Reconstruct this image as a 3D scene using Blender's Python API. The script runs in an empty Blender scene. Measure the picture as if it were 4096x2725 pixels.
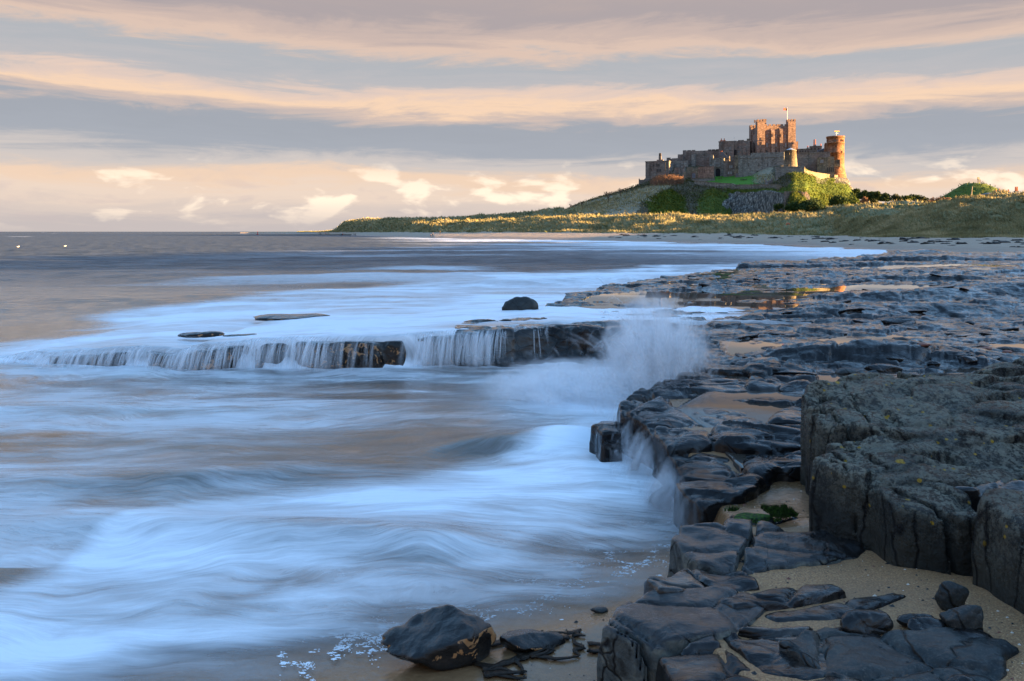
import bpy, math, random
import numpy as np
from mathutils import Vector
random.seed(7); rng = np.random.default_rng(7)
sc = bpy.context.scene
col = sc.collection

# ------------------------------------------------------------------ camera
F, CXP, HY, H = 796.44, 512.0, 231.6, 3.2      # focal length in picture widths of 1024, horizon row, eye height
cd = bpy.data.cameras.new('camera'); cam = bpy.data.objects.new('camera', cd); col.objects.link(cam)
cam.location = (0, 0, H); cam.rotation_euler = (math.radians(90), 0, 0)
cd.sensor_width = 36.0; cd.lens = 28.0; cd.shift_y = -(340.5 - HY) / 1024.0
cd.clip_start = 0.1; cd.clip_end = 60000
sc.camera = cam

# ------------------------------------------------------------------ sun and sky
SUN_AZ, SUN_EL = math.radians(106), math.radians(5.5)
sund = bpy.data.lights.new('sun', 'SUN'); sund.energy = 5.0; sund.angle = math.radians(0.6); sund.color = (1.0, 0.60, 0.24)
sun = bpy.data.objects.new('sun', sund); col.objects.link(sun)
S = Vector((math.sin(SUN_AZ) * math.cos(SUN_EL), math.cos(SUN_AZ) * math.cos(SUN_EL), math.sin(SUN_EL)))
sun.rotation_euler = S.to_track_quat('Z', 'Y').to_euler(); sun.location = (60, -20, 60)
vs = sc.view_settings
vs.view_transform = 'Standard'; vs.look = 'None'; vs.gamma = 1.0; vs.use_curve_mapping = False
vs.exposure = 3.05
sc.cycles.use_denoising = True
sc.cycles.max_bounces = 6; sc.cycles.diffuse_bounces = 2; sc.cycles.glossy_bounces = 3
sc.cycles.transparent_max_bounces = 48; sc.cycles.transmission_bounces = 4
sc.cycles.sample_clamp_indirect = 4.0; sc.cycles.volume_bounces = 3

def s2l(c):
    return tuple((v / 255 / 12.92) if v / 255 < 0.04045 else ((v / 255 + 0.055) / 1.055) ** 2.4 for v in c)

class NT:
    """tiny node-tree helper"""
    def __init__(s, tree): s.t = tree; tree.nodes.clear()
    def n(s, typ, **kw):
        nd = s.t.nodes.new(typ)
        for k, v in kw.items():
            if k == 'inp':
                for kk, vv in v.items():
                    if isinstance(vv, bpy.types.NodeSocket): s.t.links.new(vv, nd.inputs[kk])
                    else: nd.inputs[kk].default_value = vv
            else: setattr(nd, k, v)
        return nd
    def math(s, op, a, b=0.0, c=0.0, clamp=False):
        return s.n('ShaderNodeMath', operation=op, use_clamp=clamp, inp={0: a, 1: b, 2: c}).outputs[0]
    def mixc(s, f, a, b, blend='MIX'):
        m = s.n('ShaderNodeMix', data_type='RGBA', blend_type=blend)
        for i, v in ((0, f), (6, a), (7, b)):
            if isinstance(v, bpy.types.NodeSocket): s.t.links.new(v, m.inputs[i])
            else: m.inputs[i].default_value = (v if i == 0 else (tuple(v) + (1,))[:4])
        return m.outputs[2]
    def ramp(s, fac, stops, interp='LINEAR'):
        r = s.n('ShaderNodeValToRGB'); e = r.color_ramp; e.interpolation = interp
        while len(e.elements) < len(stops): e.elements.new(0.5)
        for el, (p, c) in zip(e.elements, stops):
            el.position = p; el.color = (c, c, c, 1) if isinstance(c, (int, float)) else (tuple(c) + (1,))[:4]
        s.t.links.new(fac, r.inputs[0]); return r.outputs[0]
    def noise(s, vec, scale, detail=4, rough=0.55, dist=0.0):
        return s.n('ShaderNodeTexNoise', inp={'Vector': vec, 'Scale': scale, 'Detail': detail, 'Roughness': rough, 'Distortion': dist}).outputs[0]
    def scale(s, vec, v):
        return s.n('ShaderNodeVectorMath', operation='MULTIPLY', inp={0: vec, 1: v}).outputs[0]
    def add(s, vec, v):
        return s.n('ShaderNodeVectorMath', operation='ADD', inp={0: vec, 1: v}).outputs[0]

w = bpy.data.worlds.new('World'); sc.world = w; w.use_nodes = True
W = NT(w.node_tree)
gen = W.n('ShaderNodeTexCoord').outputs['Generated']
sky = W.n('ShaderNodeTexSky', sky_type='NISHITA', sun_disc=False, sun_elevation=SUN_EL, sun_rotation=SUN_AZ,
          altitude=0, air_density=1.0, dust_density=0.6, ozone_density=2.5).outputs[0]
sep = W.n('ShaderNodeSeparateXYZ', inp={0: gen}); zz = sep.outputs[2]
# long flat cloud sheets: noise stretched along the horizon bends the bands
big = W.noise(W.scale(gen, (1.6, 1.6, 7.0)), 1.0, 3, 0.5)
mid = W.noise(W.add(W.scale(gen, (4.0, 4.0, 34.0)), (3.1, 1.7, 9.2)), 1.0, 8, 0.62, 0.9)
fine = W.noise(W.add(W.scale(gen, (12.0, 12.0, 70.0)), (7.7, 2.2, 0.4)), 1.0, 8, 0.68, 1.2)
tilt = W.math('MULTIPLY', sep.outputs[0], 0.012)
t = W.math('ADD', zz, W.math('MULTIPLY', W.math('SUBTRACT', big, 0.5), 0.055))
t = W.math('ADD', t, W.math('MULTIPLY', W.math('SUBTRACT', mid, 0.5), 0.065))
t = W.math('ADD', t, W.math('MULTIPLY', W.math('SUBTRACT', fine, 0.5), 0.020))
t = W.math('ADD', t, tilt)
band = [(0.0, (198, 188, 186)), (0.02, (218, 202, 192)), (0.045, (236, 214, 196)), (0.068, (240, 210, 184)), (0.086, (206, 198, 194)), (0.108, (164, 170, 180)),
        (0.138, (160, 166, 176)), (0.152, (204, 186, 178)), (0.164, (246, 212, 182)), (0.176, (226, 202, 188)), (0.190, (184, 184, 188)), (0.208, (176, 180, 186)),
        (0.224, (220, 194, 178)), (0.240, (200, 180, 172)), (0.258, (172, 162, 164)), (0.30, (184, 168, 164)), (0.36, (220, 194, 176)), (0.45, (166, 166, 176)), (0.7, (186, 180, 180))]
cl = W.ramp(W.math('MULTIPLY', t, 1.0), [(p, tuple(x * 0.126 for x in s2l(c))) for p, c in band], 'EASE')
cl = W.mixc(0.04, cl, tuple(x * 0.126 for x in s2l((206, 192, 188))))
# small sunlit heaps low over the horizon
pf = W.noise(W.add(W.scale(gen, (13.0, 13.0, 34.0)), (2.6, 0.3, 4.4)), 1.0, 5, 0.52, 0.3)
pm = W.math('MULTIPLY', W.n('ShaderNodeMapRange', interpolation_type='SMOOTHSTEP', inp={0: pf, 1: 0.54, 2: 0.66, 3: 0.0, 4: 1.0}).outputs[0], W.ramp(zz, [(0.0, 0.0), (0.022, 0.5), (0.04, 1.0), (0.065, 0.8), (0.095, 0.0)]))
cl = W.mixc(W.math('MULTIPLY', pm, 0.9), cl, tuple(x * 0.150 for x in s2l((255, 234, 210))))
sm_ = W.math('MULTIPLY', W.n('ShaderNodeMapRange', interpolation_type='SMOOTHSTEP', inp={0: pf, 1: 0.46, 2: 0.34, 3: 0.0, 4: 1.0}).outputs[0], W.ramp(zz, [(0.0, 0.0), (0.02, 0.6), (0.05, 0.6), (0.08, 0.0)]))
cl = W.mixc(W.math('MULTIPLY', sm_, 0.55), cl, tuple(x * 0.126 for x in s2l((204, 188, 186))))
# gaps: clear sky shows through, more of it the higher one looks
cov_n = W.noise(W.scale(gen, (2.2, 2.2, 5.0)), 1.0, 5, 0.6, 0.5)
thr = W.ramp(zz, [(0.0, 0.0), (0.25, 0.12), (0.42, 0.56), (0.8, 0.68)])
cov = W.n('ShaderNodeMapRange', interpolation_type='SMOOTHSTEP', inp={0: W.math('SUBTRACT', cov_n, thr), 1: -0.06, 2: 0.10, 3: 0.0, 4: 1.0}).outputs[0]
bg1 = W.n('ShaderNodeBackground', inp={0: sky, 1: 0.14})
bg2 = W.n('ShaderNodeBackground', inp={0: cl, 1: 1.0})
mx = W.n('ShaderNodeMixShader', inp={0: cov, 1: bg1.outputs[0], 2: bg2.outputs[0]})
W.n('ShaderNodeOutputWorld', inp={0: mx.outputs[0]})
w.cycles.sampling_method = 'MANUAL'; w.cycles.sample_map_resolution = 512

# ------------------------------------------------------------------ numeric helpers
def P(px, py, D): return np.array([(px - CXP) / F * D, D, H - (py - HY) / F * D])
def G(px, py, z):
    D = (H - z) * F / (py - HY); return ((px - CXP) / F * D, D)
def _h(ix, iy, iz, seed):
    n = (ix.astype(np.uint32) * np.uint32(374761393) + iy.astype(np.uint32) * np.uint32(668265263)
         + iz.astype(np.uint32) * np.uint32(2246822519) + np.uint32((seed * 974634777 + 12345) & 0xffffffff))
    n = (n ^ (n >> np.uint32(13))) * np.uint32(1274126177)
    n = n ^ (n >> np.uint32(16)); n = n * np.uint32(2654435769); n = n ^ (n >> np.uint32(15))
    return (n & np.uint32(0xffffff)).astype(np.float32) / np.float32(0xffffff)
def vn2(x, y, seed=0):
    x = np.asarray(x, np.float32); y = np.asarray(y, np.float32)
    fx = np.floor(x); fy = np.floor(y); ix = fx.astype(np.int64); iy = fy.astype(np.int64); z = np.zeros_like(ix)
    u = x - fx; v = y - fy; u = u * u * (3 - 2 * u); v = v * v * (3 - 2 * v)
    a = _h(ix, iy, z, seed); b = _h(ix + 1, iy, z, seed); c = _h(ix, iy + 1, z, seed); d = _h(ix + 1, iy + 1, z, seed)
    return (a + (b - a) * u) * (1 - v) + (c + (d - c) * u) * v
def fb2(x, y, octv=4, seed=0, gain=0.5):
    x = np.asarray(x, np.float32); y = np.asarray(y, np.float32)
    s = 0; a = 1.0; tot = 0
    for o in range(octv):
        s = s + a * vn2(x * 2 ** o + 17.3 * o, y * 2 ** o - 9.1 * o, seed + o); tot += a; a *= gain
    return s / tot * 2 - 1
def vn3(x, y, z, seed=0):
    fx = np.floor(x); fy = np.floor(y); fz = np.floor(z)
    ix, iy, iz = fx.astype(np.int64), fy.astype(np.int64), fz.astype(np.int64)
    u = x - fx; v = y - fy; q = z - fz
    u = u * u * (3 - 2 * u); v = v * v * (3 - 2 * v); q = q * q * (3 - 2 * q)
    def pl(k):
        a = _h(ix, iy, iz + k, seed); b = _h(ix + 1, iy, iz + k, seed); c = _h(ix, iy + 1, iz + k, seed); d = _h(ix + 1, iy + 1, iz + k, seed)
        return (a + (b - a) * u) * (1 - v) + (c + (d - c) * u) * v
    return pl(0) * (1 - q) + pl(1) * q
def fb3(x, y, z, octv=3, seed=0, gain=0.5):
    x, y, z = [np.asarray(t, np.float32) for t in (x, y, z)]
    s = 0; a = 1.0; tot = 0
    for o in range(octv):
        s = s + a * vn3(x * 2 ** o + 11.7 * o, y * 2 ** o - 5.3 * o, z * 2 ** o + 3.9 * o, seed + o); tot += a; a *= gain
    return s / tot * 2 - 1
def voro(x, y, seed=0, jit=0.9):
    """F1, F2, random of the nearest cell (3 values), offset to its centre"""
    x = np.asarray(x, np.float32); y = np.asarray(y, np.float32)
    ix = np.floor(x).astype(np.int64); iy = np.floor(y).astype(np.int64); z = np.zeros_like(ix)
    f1 = np.full(x.shape, 9.0, np.float32); f2 = f1.copy(); cx = np.zeros_like(ix); cy = np.zeros_like(ix); ox = np.zeros_like(f1); oy = np.zeros_like(f1)
    for dx in (-1, 0, 1):
        for dy in (-1, 0, 1):
            jx, jy = ix + dx, iy + dy
            qx = jx + 0.5 + (_h(jx, jy, z, seed) - 0.5) * jit - x; qy = jy + 0.5 + (_h(jx, jy, z, seed + 1) - 0.5) * jit - y
            d = np.sqrt(qx * qx + qy * qy); m = d < f1
            f2 = np.where(m, f1, np.minimum(f2, d)); f1 = np.where(m, d, f1)
            cx = np.where(m, jx, cx); cy = np.where(m, jy, cy); ox = np.where(m, -qx, ox); oy = np.where(m, -qy, oy)
    return f1, f2, _h(cx, cy, z, seed + 2), _h(cx, cy, z, seed + 3), _h(cx, cy, z, seed + 4), ox, oy
def sst(a, b, x): t = np.clip((x - a) / (b - a), 0, 1); return t * t * (3 - 2 * t)
def sdpoly(x, y, poly):
    """signed distance to a polygon, negative inside"""
    x = np.asarray(x, np.float32); y = np.asarray(y, np.float32)
    d = np.full(x.shape, 1e9, np.float32); ins = np.zeros(x.shape, bool); n = len(poly)
    for i in range(n):
        ax, ay = poly[i]; bx, by = poly[(i + 1) % n]; ex, ey = bx - ax, by - ay
        t = np.clip(((x - ax) * ex + (y - ay) * ey) / (ex * ex + ey * ey + 1e-12), 0, 1)
        d = np.minimum(d, (x - ax - t * ex) ** 2 + (y - ay - t * ey) ** 2)
        if ey != 0:
            c = ((ay > y) != (by > y)) & (x < ax + (y - ay) / ey * ex); ins ^= c
    d = np.sqrt(d); return np.where(ins, -d, d)

# ------------------------------------------------------------------ objects
def tag(o, label=None, cat=None, group=None, kind=None):
    if label: o['label'] = label
    if cat: o['category'] = cat
    if group: o['group'] = group
    if kind: o['kind'] = kind
    return o
def mesh(name, v, f, mat=None, smooth=True, attrs=None, midx=None):
    v = np.asarray(v, np.float32).reshape(-1, 3)
    me = bpy.data.meshes.new(name)
    if isinstance(f, np.ndarray):
        n, k = f.shape
        me.vertices.add(len(v)); me.vertices.foreach_set('co', v.ravel())
        me.loops.add(n * k); me.loops.foreach_set('vertex_index', f.astype(np.int32).ravel())
        me.polygons.add(n); me.polygons.foreach_set('loop_start', np.arange(0, n * k, k, dtype=np.int32))
        me.update(calc_edges=True)
    else:
        me.from_pydata([tuple(q) for q in v], [], [tuple(q) for q in f]); me.update()
    mats = mat if isinstance(mat, (list, tuple)) else [mat]
    for m in mats:
        if m: me.materials.append(m)
    if midx is not None: me.polygons.foreach_set('material_index', np.asarray(midx, np.int32))
    me.polygons.foreach_set('use_smooth', np.full(len(me.polygons), smooth))
    for k, a in (attrs or {}).items():
        at = me.attributes.new(k, 'FLOAT', 'POINT'); at.data.foreach_set('value', np.asarray(a, np.float32).ravel())
    return me
def link(name, me, parent=None, loc=None, rotz=0.0):
    o = bpy.data.objects.new(name, me); col.objects.link(o)
    if parent: o.parent = parent
    if loc is not None: o.location = tuple(float(q) for q in loc)
    if rotz: o.rotation_euler = (0, 0, rotz)
    return o
def obj(name, v, f, mat, parent=None, smooth=True, attrs=None, loc=None, rotz=0.0, midx=None):
    return link(name, mesh(name, v, f, mat, smooth, attrs, midx), parent, loc, rotz)
def empty(name, loc=(0, 0, 0), rotz=0.0):
    o = bpy.data.objects.new(name, None); col.objects.link(o); o.location = tuple(float(q) for q in loc); o.rotation_euler = (0, 0, rotz)
    o.empty_display_size = 0.2; return o
def gridfaces(nr, nc):
    i = np.arange(nr * nc).reshape(nr, nc)
    return np.stack([i[:-1, :-1], i[:-1, 1:], i[1:, 1:], i[1:, :-1]], -1).reshape(-1, 4)
def nets(f, org, h):
    """surface nets: smooth surface where the field f (negative inside) is zero"""
    f = f.astype(np.float32); nx, ny, nz = f.shape; ins = f < 0
    c = np.zeros((nx - 1, ny - 1, nz - 1), np.int8)
    cs = [(a, b, d) for a in (0, 1) for b in (0, 1) for d in (0, 1)]
    for a, b, d in cs: c += ins[a:nx - 1 + a, b:ny - 1 + b, d:nz - 1 + d]
    idx = np.argwhere((c > 0) & (c < 8)); acc = np.zeros((len(idx), 3), np.float32); cnt = np.zeros(len(idx), np.float32)
    for p in cs:
        for ax in range(3):
            if p[ax]: continue
            q = list(p); q[ax] = 1
            fa = f[idx[:, 0] + p[0], idx[:, 1] + p[1], idx[:, 2] + p[2]]; fbv = f[idx[:, 0] + q[0], idx[:, 1] + q[1], idx[:, 2] + q[2]]
            m = (fa < 0) != (fbv < 0); t = np.where(m, fa / np.where(m, fa - fbv, 1), 0)
            pt = np.tile(np.array(p, np.float32), (len(idx), 1)); pt[:, ax] += t
            acc += pt * m[:, None]; cnt += m
    v = (idx + acc / cnt[:, None]) * h + np.array(org)
    vid = np.full(c.shape, -1, np.int32); vid[idx[:, 0], idx[:, 1], idx[:, 2]] = np.arange(len(idx))
    fs = []
    for ax in range(3):
        sl0 = [slice(1, -1)] * 3; sl1 = [slice(1, -1)] * 3; sl0[ax] = slice(0, -1); sl1[ax] = slice(1, None)
        a, b = ins[tuple(sl0)], ins[tuple(sl1)]
        e = np.argwhere(a != b); inside_a = a[a != b]
        off = np.ones(3, int); off[ax] = 0; e = e + off
        u, w2 = (ax + 1) % 3, (ax + 2) % 3
        def g(du, dw):
            k = e.copy(); k[:, u] += du; k[:, w2] += dw; return vid[k[:, 0], k[:, 1], k[:, 2]]
        q = np.stack([g(-1, -1), g(0, -1), g(0, 0), g(-1, 0)], 1)
        q[~inside_a] = q[~inside_a][:, ::-1]
        fs.append(q[(q >= 0).all(1)])
    return v, np.concatenate(fs)
class MB:
    """collects boxes, prisms and tubes into one mesh"""
    def __init__(s): s.v = []; s.f = []
    def add(s, v, f):
        b = len(s.v); s.v += [tuple(float(k) for k in q) for q in v]; s.f += [tuple(b + k for k in q) for q in f]; return s
    def box(s, x0, x1, y0, y1, z0, z1):
        return s.add([(x, y, z) for z in (z0, z1) for x, y in ((x0, y0), (x1, y0), (x1, y1), (x0, y1))],
                     [(3, 2, 1, 0), (4, 5, 6, 7), (0, 1, 5, 4), (1, 2, 6, 5), (2, 3, 7, 6), (3, 0, 4, 7)])
    def prism(s, bot, top):
        n = len(bot); return s.add(list(bot) + list(top), [tuple(range(n))[::-1], tuple(range(n, 2 * n))] + [(i, (i + 1) % n, n + (i + 1) % n, n + i) for i in range(n)])
    def tube(s, pts, rad, n=6):
        pts = [Vector(p) for p in pts]; rs = rad if isinstance(rad, (list, tuple)) else [rad] * len(pts); b = []
        for i, p in enumerate(pts):
            d = (pts[min(i + 1, len(pts) - 1)] - pts[max(i - 1, 0)]).normalized()
            a = d.cross(Vector((0, 0, 1)) if abs(d.z) < 0.9 else Vector((1, 0, 0))).normalized(); c = d.cross(a)
            b += [p + (a * math.cos(k * 2 * math.pi / n) + c * math.sin(k * 2 * math.pi / n)) * rs[i] for k in range(n)]
        m = len(pts)
        return s.add(b, [(i * n + k, i * n + (k + 1) % n, (i + 1) * n + (k + 1) % n, (i + 1) * n + k) for i in range(m - 1) for k in range(n)]
                     + [tuple(range(n))[::-1], tuple((m - 1) * n + k for k in range(n))])
    def lathe(s, prof, n=24, a0=0.0, a1=2 * math.pi, c=(0, 0)):
        """profile of (radius, z) turned round a vertical axis"""
        full = abs(a1 - a0 - 2 * math.pi) < 1e-6; m = n if full else n + 1; v = []
        for r, z in prof:
            v += [(c[0] + r * math.cos(a0 + (a1 - a0) * k / n), c[1] + r * math.sin(a0 + (a1 - a0) * k / n), z) for k in range(m)]
        f = [(i * m + k, i * m + (k + 1) % m, (i + 1) * m + (k + 1) % m, (i + 1) * m + k) for i in range(len(prof) - 1) for k in range(n)]
        return s.add(v, f)
    def build(s, name, mat, parent=None, smooth=False, loc=None, rotz=0.0):
        return obj(name, s.v, s.f, mat, parent, smooth, None, loc, rotz)
    def me(s, name, mat, smooth=False): return mesh(name, s.v, s.f, mat, smooth)

# ------------------------------------------------------------------ materials
MATS = {}
def material(name, fn):
    m = bpy.data.materials.new(name); m.use_nodes = True; N = NT(m.node_tree)
    out = N.n('ShaderNodeOutputMaterial'); b = N.n('ShaderNodeBsdfPrincipled')
    co = N.n('ShaderNodeTexCoord').outputs['Object']
    r = fn(N, b, co, out)
    if r is None: m.node_tree.links.new(b.outputs[0], out.inputs[0])
    MATS[name] = m; return m
def setp(N, b, **kw):
    nm = {'base': 'Base Color', 'rough': 'Roughness', 'spec': 'Specular IOR Level', 'normal': 'Normal', 'alpha': 'Alpha', 'sub': 'Subsurface Weight', 'coat': 'Coat Weight', 'ior': 'IOR', 'sheen': 'Sheen Weight'}
    for k, v in kw.items():
        i = b.inputs[nm[k]]
        if isinstance(v, bpy.types.NodeSocket): N.t.links.new(v, i)
        else: i.default_value = (tuple(v) + (1,))[:4] if isinstance(v, (tuple, list)) else v
def bump(N, h, strength, dist, normal=None):
    b = N.n('ShaderNodeBump', inp={'Height': h, 'Strength': strength, 'Distance': dist})
    if normal: N.t.links.new(normal, b.inputs['Normal'])
    return b.outputs[0]
def simple(name, c1, c2, scale, rough=0.8, bs=0.4, bd=0.05, det=5, vec=(1, 1, 1), lo=0.35, hi=0.65, spec=0.3):
    def fn(N, b, co, out):
        v = N.scale(co, vec); n = N.noise(v, scale, det, 0.6)
        setp(N, b, base=N.ramp(n, [(lo, c1), (hi, c2)]), rough=rough, spec=spec, normal=bump(N, N.noise(v, scale * 2.3, 4, 0.6), bs, bd))
    return material(name, fn)
def facets(N, co, sc, warp):
    """angular chipped faces: warped cell pattern used as relief"""
    wv = N.n('ShaderNodeTexNoise', inp={'Vector': co, 'Scale': sc * 0.8, 'Detail': 3.0}).outputs['Color']
    v = N.n('ShaderNodeVectorMath', operation='MULTIPLY_ADD', inp={0: wv, 1: (warp, warp, warp), 2: co}).outputs[0]
    return N.n('ShaderNodeTexVoronoi', feature='F1', inp={'Vector': v, 'Scale': sc}).outputs['Distance'], N.n('ShaderNodeTexVoronoi', feature='DISTANCE_TO_EDGE', inp={'Vector': v, 'Scale': sc * 0.55}).outputs['Distance']
def _wetrock(N, b, co, out):
    n1 = N.noise(co, 1.3, 6, 0.62); n2 = N.noise(N.scale(co, (0.7, 1.3, 1.0)), 9.0, 6, 0.65, 0.6); n3 = N.noise(co, 45.0, 4, 0.6)
    f1, ed = facets(N, N.scale(co, (0.8, 1.35, 1.2)), 4.2, 0.18)
    c = N.ramp(n1, [(0.3, (0.003, 0.003, 0.004)), (0.5, (0.007, 0.0065, 0.007)), (0.72, (0.022, 0.018, 0.014))])
    c = N.mixc(N.math('MULTIPLY', n3, 0.15), c, (0.04, 0.034, 0.028))
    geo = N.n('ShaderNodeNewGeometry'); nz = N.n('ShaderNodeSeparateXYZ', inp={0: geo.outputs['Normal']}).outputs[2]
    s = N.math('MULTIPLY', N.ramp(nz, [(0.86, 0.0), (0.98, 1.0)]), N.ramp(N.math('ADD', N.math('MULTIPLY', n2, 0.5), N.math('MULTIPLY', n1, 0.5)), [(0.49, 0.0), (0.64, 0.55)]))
    c = N.mixc(s, c, (0.20, 0.135, 0.095))  # sand dust on flat tops, lightened to stand in for reflected sky
    crack = N.ramp(ed, [(0.0, 0.0), (0.035, 1.0)])
    c = N.mixc(crack, (0.002, 0.002, 0.003), c)
    nb = bump(N, f1, 0.35, 0.10); nb = bump(N, crack, 0.5, 0.02, nb); nb = bump(N, n2, 0.30, 0.035, nb); nb = bump(N, n3, 0.12, 0.006, nb)
    setp(N, b, base=c, rough=N.ramp(n2, [(0.32, 0.07), (0.55, 0.13), (0.75, 0.28)]), spec=0.12, normal=nb, coat=N.ramp(n1, [(0.38, 0.15), (0.58, 0.9)])); b.inputs['Coat Roughness'].default_value = 0.09; b.inputs['Coat IOR'].default_value = 1.33; N.t.links.new(bump(N, n3, 0.12, 0.012, bump(N, n2, 0.32, 0.035, bump(N, f1, 0.18, 0.08))), b.inputs['Coat Normal'])
material('wet_rock', _wetrock)
def _dryrock(N, b, co, out):
    """weathered outcrop with pale crust lichen and orange spots"""
    n1 = N.noise(co, 1.6, 6, 0.62); n2 = N.noise(co, 9.0, 7, 0.7, 0.1); n3 = N.noise(co, 60.0, 4, 0.65); nl = N.noise(co, 17.0, 8, 0.82, 0.0); nv = N.noise(N.scale(co, (6.0, 6.0, 0.9)), 1.0, 5, 0.65, 0.4)
    f1, ed = facets(N, co, 3.4, 0.22)
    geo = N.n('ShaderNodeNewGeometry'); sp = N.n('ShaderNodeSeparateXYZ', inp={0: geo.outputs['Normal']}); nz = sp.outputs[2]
    pz = N.n('ShaderNodeSeparateXYZ', inp={0: co}).outputs[2]
    c = N.ramp(n1, [(0.3, (0.008, 0.0085, 0.009)), (0.5, (0.034, 0.034, 0.029)), (0.7, (0.075, 0.068, 0.051))])
    c = N.mixc(N.ramp(nv, [(0.45, 0.0), (0.7, 0.5)]), c, (0.036, 0.035, 0.026))
    c = N.mixc(N.math('MULTIPLY', n3, 0.2), c, (0.04, 0.037, 0.03))
    up = N.math('ADD', N.ramp(nz, [(0.15, 0.0), (0.75, 0.75)]), N.n('ShaderNodeMapRange', inp={0: pz, 1: 0.85, 2: 1.35, 3: 0.0, 4: 0.55}).outputs[0])
    up = N.math('MULTIPLY', up, N.ramp(n1, [(0.36, 0.15), (0.56, 1.0)]))
    lich = N.math('MULTIPLY', N.ramp(nl, [(0.485, 0.0), (0.52, 1.0)]), up, clamp=True)
    big = N.math('MULTIPLY', N.ramp(N.noise(N.add(co, (3, 1, 8)), 3.2, 6, 0.7, 0.5), [(0.56, 0.0), (0.60, 1.0)]), up, clamp=True)
    c = N.mixc(N.math('MULTIPLY', lich, 0.9), c, N.mixc(n3, (0.12, 0.118, 0.09), (0.34, 0.32, 0.25)))
    c = N.mixc(N.math('MULTIPLY', big, 0.75), c, N.mixc(nl, (0.10, 0.098, 0.075), (0.24, 0.23, 0.18)))
    for sc_, th, off in ((7.0, 0.86, 0.0), (13.0, 0.88, 3.0)):
        vo = N.n('ShaderNodeTexVoronoi', inp={'Vector': N.add(co, (off, off, off)), 'Scale': sc_}); rnd = N.n('ShaderNodeSeparateXYZ', inp={0: vo.outputs['Color']}).outputs[0]
        spot = N.math('MULTIPLY', N.math('LESS_THAN', N.math('ADD', vo.outputs['Distance'], N.math('MULTIPLY', nl, 0.45)), 0.43), N.math('GREATER_THAN', rnd, th))
        spot = N.math('MULTIPLY', spot, N.math('GREATER_THAN', up, 0.2))
        c = N.mixc(N.math('MULTIPLY', spot, 0.9), c, N.mixc(n2, (0.45, 0.22, 0.01), (0.32, 0.25, 0.03)))
    vcr = N.n('ShaderNodeTexVoronoi', feature='DISTANCE_TO_EDGE', inp={'Vector': N.scale(N.n('ShaderNodeVectorMath', operation='MULTIPLY_ADD', inp={0: N.n('ShaderNodeTexNoise', inp={'Vector': co, 'Scale': 2.5, 'Detail': 3.0}).outputs['Color'], 1: (0.25, 0.25, 0.6), 2: co}).outputs[0], (2.6, 2.6, 0.35)), 'Scale': 1.0}).outputs['Distance']
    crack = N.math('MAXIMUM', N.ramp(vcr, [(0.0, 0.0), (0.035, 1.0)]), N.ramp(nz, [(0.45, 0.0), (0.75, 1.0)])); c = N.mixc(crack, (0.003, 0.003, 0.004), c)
    nb = bump(N, f1, 0.7, 0.14); nb = bump(N, crack, 0.8, 0.03, nb); nb = bump(N, n2, 1.0, 0.12, nb); nb = bump(N, nv, 0.7, 0.06, nb); nb = bump(N, nl, 0.5, 0.012, nb)
    setp(N, b, base=c, rough=N.ramp(lich, [(0.0, 0.24), (1.0, 0.85)]), spec=0.15, normal=nb)
material('lichen_rock', _dryrock)
def _blk(N, b, co, out):
    n1 = N.noise(co, 2.2, 6, 0.62); n2 = N.noise(co, 13.0, 6, 0.68, 0.4); n3 = N.noise(co, 60.0, 4, 0.65); f1, ed = facets(N, co, 5.0, 0.15)
    c = N.ramp(n1, [(0.3, (0.004, 0.004, 0.005)), (0.7, (0.016, 0.014, 0.012))])
    geo = N.n('ShaderNodeNewGeometry'); nx = N.n('ShaderNodeSeparateXYZ', inp={0: geo.outputs['Normal']})
    sp = N.math('MULTIPLY', N.ramp(N.noise(co, 5.0, 5, 0.65, 0.8), [(0.575, 0.0), (0.59, 1.0)]), N.math('LESS_THAN', nx.outputs[2], 0.5))
    c = N.mixc(sp, c, N.mixc(n2, (0.34, 0.23, 0.12), (0.30, 0.09, 0.015)))
    nb = bump(N, f1, 0.5, 0.08); nb = bump(N, n2, 0.4, 0.035, nb); nb = bump(N, n3, 0.2, 0.006, nb)
    setp(N, b, base=c, rough=N.ramp(n2, [(0.32, 0.06), (0.7, 0.28)]), spec=0.12, normal=nb, coat=0.7); b.inputs['Coat Roughness'].default_value = 0.09; b.inputs['Coat IOR'].default_value = 1.33; N.t.links.new(bump(N, n2, 0.35, 0.035), b.inputs['Coat Normal'])
material('black_rock', _blk)
def _stone(N, b, co, out):
    n1 = N.noise(co, 3.0, 6, 0.62); n2 = N.noise(co, 22.0, 5, 0.6); f1, ed = facets(N, co, 3.0, 0.3); n3 = N.noise(co, 70.0, 4, 0.7)
    c = N.ramp(n1, [(0.3, (0.008, 0.010, 0.011)), (0.6, (0.026, 0.029, 0.028)), (0.75, (0.060, 0.058, 0.048))])
    c = N.mixc(N.ramp(n3, [(0.55, 0.0), (0.68, 0.5)]), c, (0.12, 0.105, 0.085)); crack = N.ramp(ed, [(0.0, 0.0), (0.02, 1.0)]); c = N.mixc(crack, (0.003, 0.003, 0.003), c)
    nb = bump(N, f1, 0.35, 0.08); nb = bump(N, crack, 0.6, 0.02, nb); nb = bump(N, n2, 0.5, 0.02, nb)
    setp(N, b, base=c, rough=N.ramp(n2, [(0.3, 0.28), (0.7, 0.55)]), spec=0.25, normal=nb)
material('grey_stone', _stone)
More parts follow.
